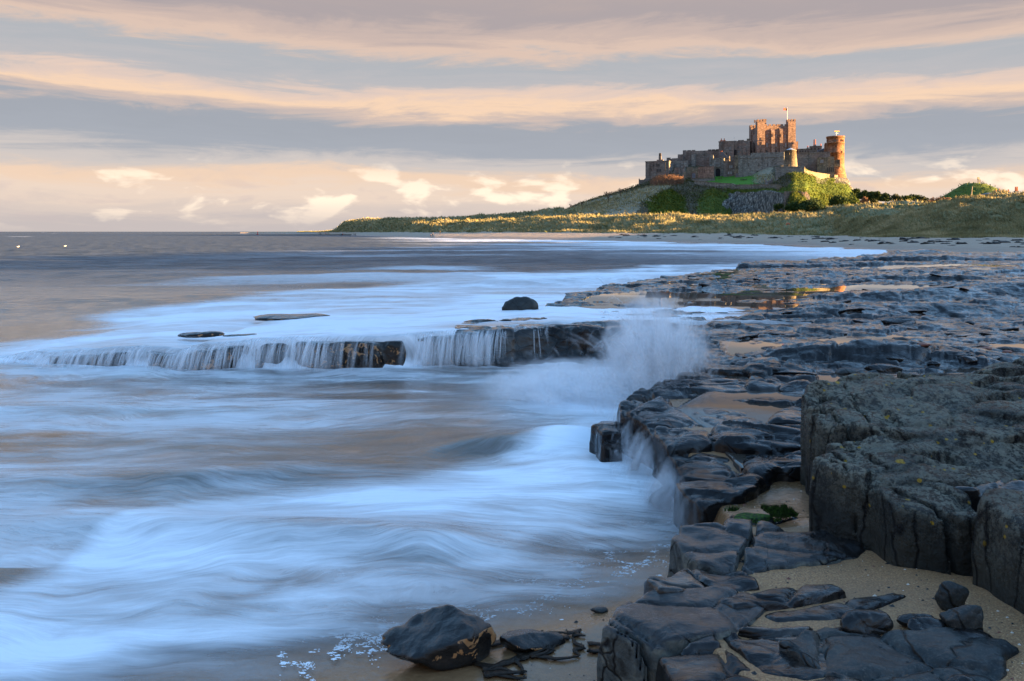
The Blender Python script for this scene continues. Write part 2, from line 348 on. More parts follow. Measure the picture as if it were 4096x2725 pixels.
def _pale(N, b, co, out):
    """dark wet top, dry blue-grey broken faces veined with dark joints"""
    n1 = N.noise(co, 6.0, 6, 0.7, 0.6); n2 = N.noise(co, 18.0, 6, 0.68, 0.4); f1, ed = facets(N, co, 5.0, 0.2)
    geo = N.n('ShaderNodeNewGeometry'); nz = N.n('ShaderNodeSeparateXYZ', inp={0: geo.outputs['Normal']}).outputs[2]
    face = N.ramp(nz, [(0.35, 1.0), (0.75, 0.0)])
    pale = N.ramp(n1, [(0.34, (0.012, 0.013, 0.013)), (0.5, (0.065, 0.070, 0.066)), (0.66, (0.16, 0.155, 0.125))])
    top = N.ramp(n1, [(0.35, (0.004, 0.004, 0.005)), (0.65, (0.022, 0.018, 0.015))])
    c = N.mixc(face, top, pale); crack = N.ramp(ed, [(0.0, 0.0), (0.03, 1.0)]); c = N.mixc(crack, (0.003, 0.003, 0.004), c)
    nb = bump(N, f1, 0.6, 0.09); nb = bump(N, crack, 0.6, 0.02, nb); nb = bump(N, n2, 0.6, 0.03, nb)
    setp(N, b, base=c, rough=N.ramp(face, [(0.0, 0.12), (1.0, 0.6)]), spec=0.15, normal=nb, coat=N.ramp(face, [(0.0, 0.8), (1.0, 0.0)])); b.inputs['Coat Roughness'].default_value = 0.09; b.inputs['Coat IOR'].default_value = 1.33; N.t.links.new(bump(N, n2, 0.3, 0.03), b.inputs['Coat Normal'])
material('pale_rock', _pale)
simple('red_stone', (0.10, 0.03, 0.02), (0.22, 0.09, 0.06), 8.0, 0.45)
def _sand(N, b, co, out):
    """coarse shelly sand, darker and shiny where the swash has wetted it"""
    wet = N.n('ShaderNodeAttribute', attribute_name='wet').outputs['Fac']
    n1 = N.noise(co, 0.9, 5, 0.6); n2 = N.noise(co, 16.0, 5, 0.6); g = N.noise(co, 75.0, 4, 0.85); g2 = N.noise(N.add(co, (5, 3, 1)), 60.0, 3, 0.85)
    dry = N.ramp(g, [(0.36, (0.07, 0.032, 0.012)), (0.5, (0.29, 0.15, 0.064)), (0.58, (0.40, 0.20, 0.07)), (0.68, (0.66, 0.47, 0.30))])
    dry = N.mixc(N.ramp(g2, [(0.58, 0.0), (0.63, 0.7)]), dry, (0.34, 0.12, 0.03))
    dry = N.mixc(N.ramp(n1, [(0.4, 0.0), (0.7, 0.5)]), dry, (0.19, 0.10, 0.046))
    wc = N.ramp(n2, [(0.3, (0.15, 0.080, 0.037)), (0.7, (0.21, 0.115, 0.055))])
    c = N.mixc(wet, dry, wc)
    r = N.math('ADD', N.ramp(wet, [(0.0, 0.75), (0.55, 0.38), (1.0, 0.13)]), N.math('MULTIPLY', N.math('SUBTRACT', n2, 0.5), 0.2))
    nb = bump(N, n2, 0.25, 0.03); nb = bump(N, g, N.ramp(wet, [(0.0, 0.6), (1.0, 0.10)]), 0.006, nb)
    setp(N, b, base=c, rough=r, spec=0.5, normal=nb)
material('sand', _sand)
def _water(N, b, co, out):
    foam = N.n('ShaderNodeAttribute', attribute_name='foam').outputs['Fac']
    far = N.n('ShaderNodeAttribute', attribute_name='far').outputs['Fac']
    wv = N.n('ShaderNodeTexNoise', inp={'Vector': N.scale(co, (0.30, 0.30, 0.0)), 'Scale': 1.0, 'Detail': 3.0}).outputs['Color']
    cw = N.n('ShaderNodeVectorMath', operation='MULTIPLY_ADD', inp={0: wv, 1: (1.5, 2.6, 0.0), 2: co}).outputs[0]
    s1 = N.noise(N.scale(cw, (0.55, 3.4, 0.0)), 1.0, 6, 0.66, 1.0); s2 = N.noise(N.scale(cw, (1.7, 15.0, 0.0)), 1.0, 6, 0.7, 0.6)
    chop = N.n('ShaderNodeAttribute', attribute_name='chop').outputs['Fac']
    f = N.math('ADD', foam, N.math('MULTIPLY', N.math('SUBTRACT', N.math('ADD', N.math('MULTIPLY', s1, 0.6), N.math('MULTIPLY', s2, 0.4)), 0.5), N.ramp(foam, [(0.0, 0.25), (0.3, 1.3), (0.8, 1.25), (1.0, 0.9)])), clamp=True)
    f = N.ramp(f, [(0.06, 0.0), (0.35, 0.35), (0.85, 0.98)])
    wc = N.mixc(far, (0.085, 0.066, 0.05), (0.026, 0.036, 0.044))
    edge = N.n('ShaderNodeAttribute', attribute_name='edge').outputs['Fac']
    fc = N.mixc(s2, (0.74, 0.81, 0.88), (0.86, 0.90, 0.94))
    c = N.mixc(f, wc, fc)
    rr = N.mixc(far, (0.08, 0.08, 0.08), (0.30, 0.30, 0.30))
    r = N.mixc(f, rr, (0.55, 0.55, 0.55))
    # chop out at sea, silky near the shore
    h = N.noise(N.scale(co, (0.25, 0.55, 0.0)), 1.0, 6, 0.7, 0.3)
    nb = bump(N, h, N.math('MULTIPLY', far, 1.0), 0.9); h2 = N.noise(N.scale(co, (0.9, 2.6, 0.0)), 1.0, 5, 0.68, 0.4); nb = bump(N, h2, N.math('MULTIPLY', chop, 0.8), 0.22, nb); nb = bump(N, N.math('ADD', s1, N.math('MULTIPLY', s2, 0.35)), 0.35, 0.06, nb)
    setp(N, b, base=c, rough=r, spec=N.ramp(far, [(0.0, 0.5), (1.0, 0.22)]), ior=1.5, normal=nb, alpha=edge)
    df = N.n('ShaderNodeBsdfDiffuse', inp={0: N.mixc(N.ramp(h, [(0.38, 0.0), (0.62, 1.0)]), (0.035, 0.05, 0.062), (0.16, 0.175, 0.19))})
    mxs = N.n('ShaderNodeMixShader', inp={0: N.math('MULTIPLY', N.math('MULTIPLY', far, 0.62), N.math('SUBTRACT', 1.0, f)), 1: b.outputs[0], 2: df.outputs[0]})
    N.t.links.new(mxs.outputs[0], out.inputs[0]); return 1
material('sea_water', _water)
def _pool(N, b, co, out):
    setp(N, b, base=(0.045, 0.036, 0.028), rough=0.03, spec=0.6, ior=1.33, normal=bump(N, N.noise(co, 9.0, 2, 0.5), 0.03, 0.01))
material('pool_water', _pool)
def _foam(N, b, co, out): setp(N, b, base=(0.78, 0.82, 0.86), rough=0.5, normal=bump(N, N.noise(co, 90.0, 3, 0.6), 0.5, 0.01))
material('sea_foam', _foam)
def _land(N, b, co, out):
    """dune land: bare sand by the shore, rough marram higher up (attribute veg), scrub patches (attribute scrub)"""
    veg = N.n('ShaderNodeAttribute', attribute_name='veg').outputs['Fac']; scr = N.n('ShaderNodeAttribute', attribute_name='scrub').outputs['Fac']; wet = N.n('ShaderNodeAttribute', attribute_name='wet').outputs['Fac']
    n1 = N.noise(co, 0.10, 5, 0.6); n2 = N.noise(co, 0.6, 5, 0.65); n3 = N.noise(co, 2.0, 4, 0.7)
    sand = N.mixc(wet, N.ramp(n2, [(0.3, (0.30, 0.235, 0.175)), (0.7, (0.40, 0.31, 0.23))]), (0.15, 0.11, 0.08))
    grass = N.ramp(n3, [(0.28, (0.06, 0.065, 0.028)), (0.5, (0.17, 0.155, 0.07)), (0.72, (0.34, 0.28, 0.15))])
    grass = N.mixc(N.ramp(n1, [(0.45, 0.0), (0.62, 0.6)]), grass, (0.10, 0.10, 0.04))
    sc_ = N.ramp(n3, [(0.3, (0.012, 0.028, 0.008)), (0.7, (0.05, 0.075, 0.018))])
    c = N.mixc(N.ramp(N.math('ADD', veg, N.math('MULTIPLY', N.math('SUBTRACT', n2, 0.5), 0.8)), [(0.42, 0.0), (0.58, 1.0)]), sand, N.mixc(scr, grass, sc_))
    setp(N, b, base=c, rough=N.ramp(wet, [(0, 0.9), (1, 0.18)]), spec=0.3, normal=bump(N, n3, 0.6, 0.5))
material('dune_land', _land)
def _hill(N, b, co, out):
    """castle crag: attributes rock, green, pale choose between bare whinstone, turf and ivy, and pale grass"""
    A = lambda k: N.n('ShaderNodeAttribute', attribute_name=k).outputs['Fac']
    n1 = N.noise(co, 0.12, 5, 0.6); n2 = N.noise(co, 0.7, 5, 0.65); n3 = N.noise(N.scale(co, (1, 1, 0.35)), 1.1, 5, 0.7, 0.3)
    brown = N.ramp(n2, [(0.3, (0.035, 0.03, 0.018)), (0.7, (0.12, 0.095, 0.055))])
    green = N.ramp(n2, [(0.28, (0.02, 0.045, 0.008)), (0.55, (0.075, 0.115, 0.016)), (0.75, (0.18, 0.19, 0.03))])
    pale = N.ramp(n2, [(0.3, (0.13, 0.115, 0.075)), (0.7, (0.33, 0.29, 0.20))])
    rock = N.ramp(n3, [(0.34, (0.012, 0.012, 0.014)), (0.46, (0.07, 0.066, 0.058)), (0.56, (0.16, 0.15, 0.13)), (0.66, (0.38, 0.36, 0.31))])
    j = N.math('MULTIPLY', N.math('SUBTRACT', n2, 0.5), 1.2)
    def th(k): return N.ramp(N.math('ADD', A(k), j), [(0.42, 0.0), (0.58, 1.0)])
    c = N.mixc(th('green'), brown, green); c = N.mixc(th('pale'), c, pale); c = N.mixc(th('rock'), c, rock)
    c = N.mixc(A('lawn'), c, N.ramp(n2, [(0.3, (0.05, 0.15, 0.012)), (0.7, (0.08, 0.20, 0.018))]))
    setp(N, b, base=c, rough=0.9, spec=0.2, normal=bump(N, n3, 0.7, 0.8))
material('crag', _hill)
def _wall(name, cols, sc=0.9, red=None):
    def fn(N, b, co, out):
        n1 = N.noise(co, 0.09, 4, 0.6); n2 = N.noise(N.scale(co, (1, 1, 1.5)), sc, 5, 0.7)
        br = N.n('ShaderNodeTexBrick', inp={'Vector': N.n('ShaderNodeCombineXYZ', inp={0: N.math('ADD', N.n('ShaderNodeSeparateXYZ', inp={0: co}).outputs[0], N.n('ShaderNodeSeparateXYZ', inp={0: co}).outputs[1]), 1: N.n('ShaderNodeSeparateXYZ', inp={0: co}).outputs[2]}).outputs[0],
                     'Color1': (0.7, 0.7, 0.7, 1), 'Color2': (1.15, 1.15, 1.15, 1), 'Mortar': (0.75, 0.75, 0.75, 1), 'Scale': 1.0, 'Mortar Size': 0.04, 'Brick Width': 1.3, 'Row Height': 0.6})
        c = N.ramp(n2, [(0.28, cols[0]), (0.5, cols[1]), (0.72, cols[2])])
        if red: c = N.mixc(N.ramp(n1, [(0.42, 0.0), (0.6, 0.8)]), c, red)
        streak = N.noise(N.scale(co, (0.6, 0.6, 0.05)), 1.0, 4, 0.6)
        c = N.mixc(N.ramp(streak, [(0.5, 0.0), (0.72, 0.55)]), c, tuple(k * 0.45 for k in cols[0]))
        c = N.mixc(1.0, c, br.outputs[0], 'MULTIPLY')
        setp(N, b, base=c, rough=0.9, spec=0.2, normal=bump(N, n2, 0.5, 0.25))
    return material(name, fn)
_wall('wall_grey', [(0.10, 0.095, 0.085), (0.21, 0.20, 0.18), (0.32, 0.30, 0.265)])
_wall('wall_red', [(0.11, 0.075, 0.06), (0.26, 0.165, 0.125), (0.42, 0.29, 0.22)])
_wall('wall_mixed', [(0.09, 0.082, 0.074), (0.20, 0.18, 0.16), (0.31, 0.275, 0.235)], red=(0.20, 0.135, 0.11))
_wall('wall_tan', [(0.09, 0.07, 0.05), (0.20, 0.165, 0.12), (0.29, 0.245, 0.18)])
_wall('wall_tower', [(0.09, 0.042, 0.026), (0.26, 0.125, 0.07), (0.36, 0.20, 0.12)])
_wall('wall_rubble', [(0.05, 0.045, 0.04), (0.20, 0.18, 0.15), (0.36, 0.33, 0.28)], 1.6)
simple('glass', (0.02, 0.022, 0.028), (0.05, 0.055, 0.065), 0.5, 0.15, 0.0)
simple('glass_pale', (0.20, 0.21, 0.23), (0.32, 0.33, 0.34), 0.5, 0.25, 0.0)
simple('dark_opening', (0.008, 0.008, 0.010), (0.02, 0.018, 0.018), 1.0, 0.9, 0.0)
simple('slate', (0.06, 0.065, 0.075), (0.13, 0.135, 0.15), 1.5, 0.6)
simple('lead_cap', (0.30, 0.33, 0.38), (0.42, 0.45, 0.50), 0.8, 0.45)
simple('terracotta', (0.30, 0.07, 0.03), (0.45, 0.14, 0.06), 2.0, 0.8)
simple('brick_red', (0.18, 0.04, 0.03), (0.28, 0.075, 0.05), 2.0, 0.8)
simple('timber', (0.05, 0.04, 0.03), (0.13, 0.10, 0.075), 6.0, 0.8)
simple('white_paint', (0.6, 0.6, 0.58), (0.75, 0.75, 0.72), 3.0, 0.5)
simple('door_wood', (0.10, 0.11, 0.13), (0.17, 0.18, 0.20), 3.0, 0.7)
simple('bark', (0.05, 0.035, 0.025), (0.13, 0.09, 0.06), 3.0, 0.9)
simple('twig', (0.12, 0.065, 0.04), (0.26, 0.14, 0.08), 1.0, 0.9)
simple('kelp', (0.006, 0.005, 0.004), (0.020, 0.012, 0.006), 14.0, 0.45, spec=0.15)
simple('moss', (0.006, 0.02, 0.003), (0.06, 0.15, 0.008), 34.0, 0.75, 1.0, 0.04, lo=0.40, hi=0.62)
def leaf(name, c1, c2, c3, sc=0.35):
    def fn(N, b, co, out):
        n = N.noise(co, sc, 3, 0.6); n2 = N.noise(co, 4.0, 2, 0.6)
        c = N.ramp(N.math('ADD', N.math('MULTIPLY', n, 0.6), N.math('MULTIPLY', n2, 0.4)), [(0.36, c1), (0.5, c2), (0.64, c3)])
        setp(N, b, base=c, rough=0.8, spec=0.2)
    return material(name, fn)
leaf('marram', (0.11, 0.105, 0.045), (0.29, 0.25, 0.12), (0.50, 0.41, 0.23), 0.12)
leaf('marram_green', (0.06, 0.08, 0.025), (0.14, 0.15, 0.055), (0.25, 0.235, 0.105), 0.12)
leaf('ivy', (0.022, 0.045, 0.007), (0.085, 0.115, 0.016), (0.19, 0.19, 0.03))
leaf('bush_leaf', (0.010, 0.028, 0.006), (0.03, 0.055, 0.010), (0.06, 0.085, 0.016))
leaf('gorse', (0.02, 0.05, 0.008), (0.06, 0.10, 0.012), (0.22, 0.19, 0.012), 0.8)
leaf('pine_leaf', (0.010, 0.026, 0.008), (0.03, 0.055, 0.014), (0.06, 0.085, 0.022))
leaf('scrub_leaf', (0.02, 0.03, 0.010), (0.06, 0.065, 0.02), (0.12, 0.10, 0.035))
M = MATS
# ================================================================== dunes and beach: profiles swept round the bay
# each column: bearing, then (distance along the view axis, height) for: under water, shoreline, wet limit, dune foot, front crest, dip, back crest, behind, far
def zy(py, D): return H - (py - HY) / F * D
def colm(px, sh, ft, c1, dip, c2, bk=None):
    ft = (ft[1], zy(ft[0], ft[1])); c1 = (c1[1], zy(c1[0], c1[1])); c2 = (c2[1], zy(c2[0], c2[1]))
    dip = (dip[1], zy(dip[0], dip[1]))
    a = math.atan2(px - CXP, F); k = 1 / math.cos(a)
    bk = bk or (c2[0] + 60, c2[1] * 0.5)
    pts = [(sh - 0.12 * sh, -0.9), (sh, 0.45), (sh + 0.3 * (ft[0] - sh), 0.45 + 0.33 * (ft[1] - 0.45)), ft, c1, dip, c2, bk, (1400, 2.0)]
    return a, [(d * k, z) for d, z in pts]
def polm(deg, sh, ft, c1, dip, c2, bk):
    return math.radians(deg), [(sh * 0.88, -0.9), (sh, 0.45), (sh + 0.3 * (ft[0] - sh), 1.0), ft, c1, dip, c2, bk, (1400, 4.0)]
cols_ = [
    colm(250, 1230, (232.4, 1236), (232.3, 1245), (232.3, 1255), (232.3, 1265), (1300, -1.0)),
    colm(318, 980, (232.0, 1000), (231.9, 1015), (231.9, 1030), (231.9, 1050), (1100, 0.2)),
    colm(335, 740, (231.6, 770), (231.0, 790), (231.0, 810), (230.8, 830)),
    colm(345, 640, (231.7, 675), (226.0, 705), (224.0, 730), (222.5, 760)),
    colm(360, 520, (231.8, 570), (222.5, 610), (223.0, 640), (219.5, 700)),
    colm(400, 395, (231.9, 455), (222.0, 500), (222.5, 540), (218.8, 620)),
    colm(434, 330, (232.0, 395), (222.0, 445), (223.0, 480), (218.6, 600)),
    colm(470, 305, (231.9, 375), (221.5, 425), (222.5, 460), (217.0, 580)),
    colm(500, 288, (231.8, 356), (220.5, 408), (221.5, 445), (215.0, 560)),
    colm(530, 270, (232.0, 340), (219.5, 392), (220.0, 430), (212.2, 525)),
    colm(560, 252, (232.2, 325), (218.5, 378), (219.5, 410), (208.6, 500)),
    colm(608, 228, (232.6, 300), (217.3, 362), (219.0, 390), (210.0, 470)),
    colm(660, 202, (233.0, 282), (216.8, 345), (219.0, 375), (215.0, 430)),
    colm(720, 176, (233.4, 262), (216.6, 332), (219.0, 365), (216.5, 420)),
    colm(780, 152, (234.2, 240), (215.5, 318), (218.0, 350), (215.5, 410)),
    colm(825, 132, (234.8, 215), (214.3, 300), (217.0, 340), (209.0, 420)),
    colm(850, 124, (235.4, 190), (222.0, 225), (222.5, 255), (206.5, 345)),
    colm(870, 117, (235.8, 174), (223.0, 197), (221.0, 235), (205.8, 345)),
    colm(900, 107, (236.2, 162), (217.0, 196), (219.0, 225), (205.2, 345)),
    colm(940, 99, (236.6, 153), (206.5, 200), (209.5, 222), (204.0, 345)),
    colm(980, 95, (236.8, 149), (198.5, 202), (203.0, 222), (202.0, 345)),
    colm(1024, 92, (236.8, 146), (193.5, 202), (199.0, 222), (200.0, 345)),
    colm(1100, 88, (237.0, 140), (192.0, 198), (199.0, 220), (200.0, 345)),
    polm(45, 88, (128, 2.4), (170, 14), (195, 10), (330, 10), (400, 6)),
    polm(58, 74, (100, 2.4), (140, 15), (165, 11), (240, 10), (330, 6)),
    polm(75, 62, (82, 2.6), (120, 17), (145, 12), (200, 10), (330, 6)),
    polm(95, 56, (72, 2.6), (110, 18), (135, 13), (190, 10), (330, 6)),
    polm(115, 56, (72, 2.6), (110, 18.5), (135, 13), (190, 10), (330, 6)),
    polm(140, 60, (78, 2.6), (118, 18.5), (145, 13), (200, 10), (330, 6)),
]
ca = np.array([c[0] for c in cols_]); cp = np.array([c[1] for c in cols_])        # bearings, [col, point, (R,z)]
na_in = np.linspace(math.atan2(240 - CXP, F), math.atan2(1090 - CXP, F), 560)
az = np.concatenate([na_in, np.linspace(na_in[-1], math.radians(140), 90)[1:]])
# dense parameter along the profile
seg_n = [6, 24, 34, 70, 34, 50, 20, 10]
tt = np.concatenate([k + np.linspace(0, 1, n, endpoint=False) for k, n in enumerate(seg_n)] + [[8.0]])
def interp_cols(A, az):
    out = np.empty((len(az),) + A.shape[1:])
    for j in range(A.shape[1]):
        for k in range(2): out[:, j, k] = np.interp(az, ca, A[:, j, k])
    return out
Lc = cp.copy(); Lc[:, :, 0] = np.log(cp[:, :, 0])
prof = interp_cols(Lc, az)
k0 = np.clip(np.floor(tt).astype(int), 0, 7); fr = tt - k0
ez = fr * fr * (3 - 2 * fr)
Rl = np.exp(prof[:, k0, 0] * (1 - fr) + prof[:, k0 + 1, 0] * fr)
Zl = prof[:, k0, 1] * (1 - ez) + prof[:, k0 + 1, 1] * ez
lin = prof[:, k0, 1] * (1 - fr) + prof[:, k0 + 1, 1] * fr
Zl = np.where(tt < 3, lin, Zl)
XL = Rl * np.sin(az)[:, None]; YL = Rl * np.cos(az)[:, None]
vegp = sst(2.75, 3.12, tt)[None, :] * np.ones_like(XL)
hum = fb2(XL * 0.10, YL * 0.10, 4, 3) * 2.0 + np.abs(fb2(XL * 0.22, YL * 0.22, 3, 9)) * 2.2 - 0.75
hum = hum * np.clip(vegp, 0, 1) * np.clip(Zl / 6, 0.15, 1.0) * np.where(Rl > 900, 0.3, 1.0)
ZL = Zl + hum + (1 - vegp) * (tt > 1) * fb2(XL * 0.25, YL * 0.25, 3, 21) * 0.10
scrub = sst(0.15, 0.35, fb2(XL * 0.03, YL * 0.03, 3, 31)) * sst(5.0, 5.6, tt)[None, :]
wetL = np.clip(1 - (tt - 1) / 1.1, 0, 1)[None, :] * np.ones_like(XL)
nr, nc = XL.shape
land = obj('dunes', np.stack([XL, YL, ZL], -1).reshape(-1, 3), gridfaces(nr, nc)[:, ::-1], M['dune_land'], attrs={'veg': vegp, 'scrub': scrub, 'wet': wetL})
tag(land, 'grassy sand dunes rising behind the curved sandy beach', kind='structure')
def land_z(x, y):
    a = np.arctan2(x, y); r = np.hypot(x, y)
    i = int(np.clip(np.searchsorted(az, a), 0, nr - 1)); return float(np.interp(r, Rl[i], ZL[i]))

# ================================================================== castle crag: profiles from the foot to the plateau
def C(cx, cy): return (2500 + cx / 2.357) / 4, (400 + cy / 2.357) / 4      # pixel of the close view of the castle -> frame
def dsh(cx): return float(np.interp(cx, [-420, 0, 540, 950, 1250, 1470, 1600, 1700, 1900, 2250], [60, 50, 34, 12, -8, -30, -42, -36, -8, 0]))   # the front of the crag faces away from the sun
def hcol(cx, pts): px = (2500 + cx / 2.357) / 4; d = dsh(cx); return px, [((400 + cy / 2.357) / 4, D + d * (.3, .6, .9, 1, 1, 1, .5, .5)[k]) for k, (cy, D) in enumerate(pts)]
# foot, low slope, break, cliff top, lawn front, lawn back, plateau back, far foot
hc = [
    hcol(-700, [(1140, 395), (1125, 410), (1115, 425), (1105, 440), (1100, 452), (1098, 470), (1105, 520), (1150, 640)]),
    hcol(-560, [(1130, 395), (1095, 410), (1080, 425), (1062, 440), (1050, 452), (1040, 470), (1055, 520), (1120, 640)]),
    hcol(-420, [(1130, 395), (1060, 410), (1030, 425), (1000, 440), (985, 452), (975, 470), (985, 520), (1100, 640)]),
    hcol(-250, [(1130, 393), (1040, 408), (1000, 422), (960, 436), (930, 448), (915, 466), (940, 520), (1100, 640)]),
    hcol(0, [(1130, 390), (1010, 406), (960, 420), (905, 435), (870, 448), (850, 462), (870, 520), (1100, 640)]),
    hcol(132, [(1130, 388), (1010, 403), (945, 418), (880, 432), (835, 446), (802, 460), (790, 520), (1080, 640)]),
    hcol(300, [(1130, 386), (1040, 400), (930, 416), (850, 432), (800, 446), (742, 458), (640, 510), (1050, 640)]),
    hcol(420, [(1130, 386), (1040, 398), (860, 420), (850, 432), (790, 446), (728, 458), (620, 510), (1050, 640)]),
    hcol(540, [(1130, 386), (1060, 398), (960, 418), (850, 434), (790, 446), (755, 456), (600, 510), (1050, 640)]),
    hcol(660, [(1130, 386), (1050, 400), (980, 420), (870, 436), (775, 450), (742, 468), (590, 515), (1050, 640)]),
    hcol(820, [(1130, 386), (1060, 404), (900, 424), (845, 440), (812, 450), (724, 482), (580, 520), (1050, 640)]),
    hcol(940, [(1130, 386), (1070, 410), (960, 430), (855, 444), (808, 452), (724, 484), (570, 520), (1050, 640)]),
    hcol(1010, [(1130, 386), (1090, 436), (960, 442), (864, 446), (806, 452), (724, 485), (570, 520), (1050, 640)]),
    hcol(1200, [(1130, 386), (1085, 436), (960, 441), (858, 445), (804, 452), (722, 486), (570, 520), (1050, 640)]),
    hcol(1330, [(1130, 386), (1085, 434), (960, 440), (862, 444), (800, 452), (706, 474), (570, 520), (1050, 640)]),
    hcol(1470, [(1130, 386), (1080, 430), (960, 437), (868, 442), (795, 452), (692, 466), (570, 520), (1050, 640)]),
    hcol(1600, [(1130, 386), (1050, 410), (970, 428), (860, 440), (770, 452), (690, 464), (600, 520), (1050, 640)]),
    hcol(1700, [(1130, 388), (1040, 410), (960, 425), (850, 440), (750, 454), (690, 466), (620, 520), (1050, 640)]),
    hcol(1850, [(1130, 392), (1040, 412), (975, 428), (880, 442), (800, 456), (745, 468), (690, 520), (1050, 640)]),
    hcol(2000, [(1130, 396), (1030, 416), (975, 432), (880, 446), (800, 462), (735, 478), (700, 520), (1050, 640)]),
    hcol(2090, [(1120, 400), (1030, 420), (985, 438), (900, 452), (820, 466), (735, 484), (760, 515), (1050, 640)]),
    hcol(2150, [(1110, 404), (1030, 424), (990, 442), (950, 455), (890, 468), (850, 482), (860, 515), (1050, 640)]),
    hcol(2205, [(1100, 410), (1030, 430), (1000, 446), (990, 458), (965, 468), (945, 482), (950, 515), (1050, 640)]),
    hcol(2245, [(1100, 415), (1040, 432), (1030, 446), (1020, 458), (1010, 468), (1005, 482), (1000, 515), (1050, 640)]),
]
hx = np.array([c[0] for c in hc]); hp = np.array([[(D, zy(py, D)) for py, D in c[1]] for c in hc])
hpx = np.linspace(hx[0], hx[-1], 300); hn = [14, 26, 34, 16, 26, 12, 8]
ht = np.concatenate([k + np.linspace(0, 1, n, endpoint=False) for k, n in enumerate(hn)] + [[7.0]])
hh = np.stack([np.stack([np.interp(hpx, hx, hp[:, j, k]) for j in range(8)], 1) for k in range(2)], -1)
k0 = np.clip(np.floor(ht).astype(int), 0, 6); fr = ht - k0
HD = hh[:, k0, 0] * (1 - fr) + hh[:, k0 + 1, 0] * fr; HZ = hh[:, k0, 1] * (1 - fr) + hh[:, k0 + 1, 1] * fr
HX = (hpx[:, None] - CXP) / F * HD; HYY = HD
lcx = (hpx * 4 - 2500) * 2.357; LCX = lcx[:, None] * np.ones_like(HX); T = ht[None, :] * np.ones_like(HX); T0 = T
jn = fb2(HX * 0.11, HZ * 0.16, 4, 43); LCX = LCX + 110 * jn * (T0 > 0.5); T = T + 0.35 * fb2(HX * 0.16 + 7, HZ * 0.1, 4, 44) * (T0 < 3.9)
rockm = sst(930, 1000, LCX) * (1 - sst(1440, 1540, LCX)) * sst(0.9, 1.1, T) * (1 - sst(2.85, 3.05, T))
rockm = np.maximum(rockm, sst(1960, 2010, LCX) * (1 - sst(2120, 2160, LCX)) * sst(4.0, 4.5, T) * (1 - sst(5.2, 5.6, T)) * 0.75)
rockm = np.maximum(rockm, sst(1760, 1800, LCX) * (1 - sst(1920, 1960, LCX)) * sst(3.9, 4.3, T) * (1 - sst(5.0, 5.2, T)) * 0.55)
lawnm = sst(740, 800, LCX) * (1 - sst(1150, 1260, LCX)) * sst(3.95, 4.05, T) * (1 - sst(5.3, 5.6, T))
greenm = np.maximum(sst(220, 300, LCX) * (1 - sst(520, 600, LCX)) * (1 - sst(2.3, 2.7, T)), sst(620, 740, LCX) * (1 - sst(960, 1010, LCX)) * (1 - sst(2.6, 3.3, T)))
greenm = np.maximum(greenm, sst(1490, 1580, LCX) * 0.95); greenm = np.maximum(greenm, sst(900, 1000, LCX) * sst(2.8, 3.0, T) * (1 - sst(3.3, 3.7, T)))
palem = np.maximum((1 - sst(120, 260, LCX - (T - 1.5) * 110)) * (1 - sst(3.6, 4.3, T)), 0.0); palem = np.maximum(palem, sst(1150, 1220, LCX) * (1 - sst(1330, 1420, LCX)) * sst(4.0, 4.3, T) * 0.9)
LCX = lcx[:, None] * np.ones_like(HX); T = T0
am = (1 - lawnm) * np.clip(T / 0.5, 0, 1) * (1 - sst(4.9, 5.3, T))
disp = (fb2(HX * 0.07, HZ * 0.09 + HYY * 0.05, 4, 41) * 1.7 + fb2(HX * 0.3, HZ * 0.3, 3, 47) * 0.8) * am
v1, v2, *_r = voro(HX * 0.35, HZ * 0.16, 5); disp = disp + rockm * (np.clip(v2 - v1, 0, 0.5) * 4.2 - 1.0 + 1.2 * fb2(HX * 0.25, HZ * 0.2, 3, 45))
N_ = np.array([0.25, -0.8, 0.5])
HV = np.stack([HX + disp * N_[0], HYY + disp * N_[1], HZ + disp * N_[2] * (1 - 0.6 * rockm)], -1)
hr, hcn = HX.shape
crag = obj('castle_hill', HV.reshape(-1, 3), gridfaces(hr, hcn)[:, ::-1], M['crag'], attrs={'rock': rockm, 'green': greenm, 'pale': palem, 'lawn': lawnm})
tag(crag, 'steep grassy crag with bare rock cliff under the castle', kind='structure')
def hill_pt(cx, t):
    i = int(np.clip(np.searchsorted(lcx, cx), 0, hr - 1)); j = int(np.clip(np.searchsorted(ht, t), 0, hcn - 1)); return HV[i, j]
# hinterland: one low sheet out to the horizon on the landward side
hv = [(-700, 760, -1.5), (-300, 640, 0.5), (0, 560, 1.5), (120, 430, 2.0), (260, 330, 2.0), (420, 100, 2.0), (420, -420, 2.0), (6000, -420, 2.5), (9000, 3000, 2.5), (6000, 9000, 2.0), (1500, 9000, 1.0), (-100, 2200, -1.0)]
o = obj('ground', hv, [tuple(range(len(hv)))[::-1]], M['dune_land'], smooth=False); tag(o, 'low farmland reaching to the horizon behind the castle', kind='structure')
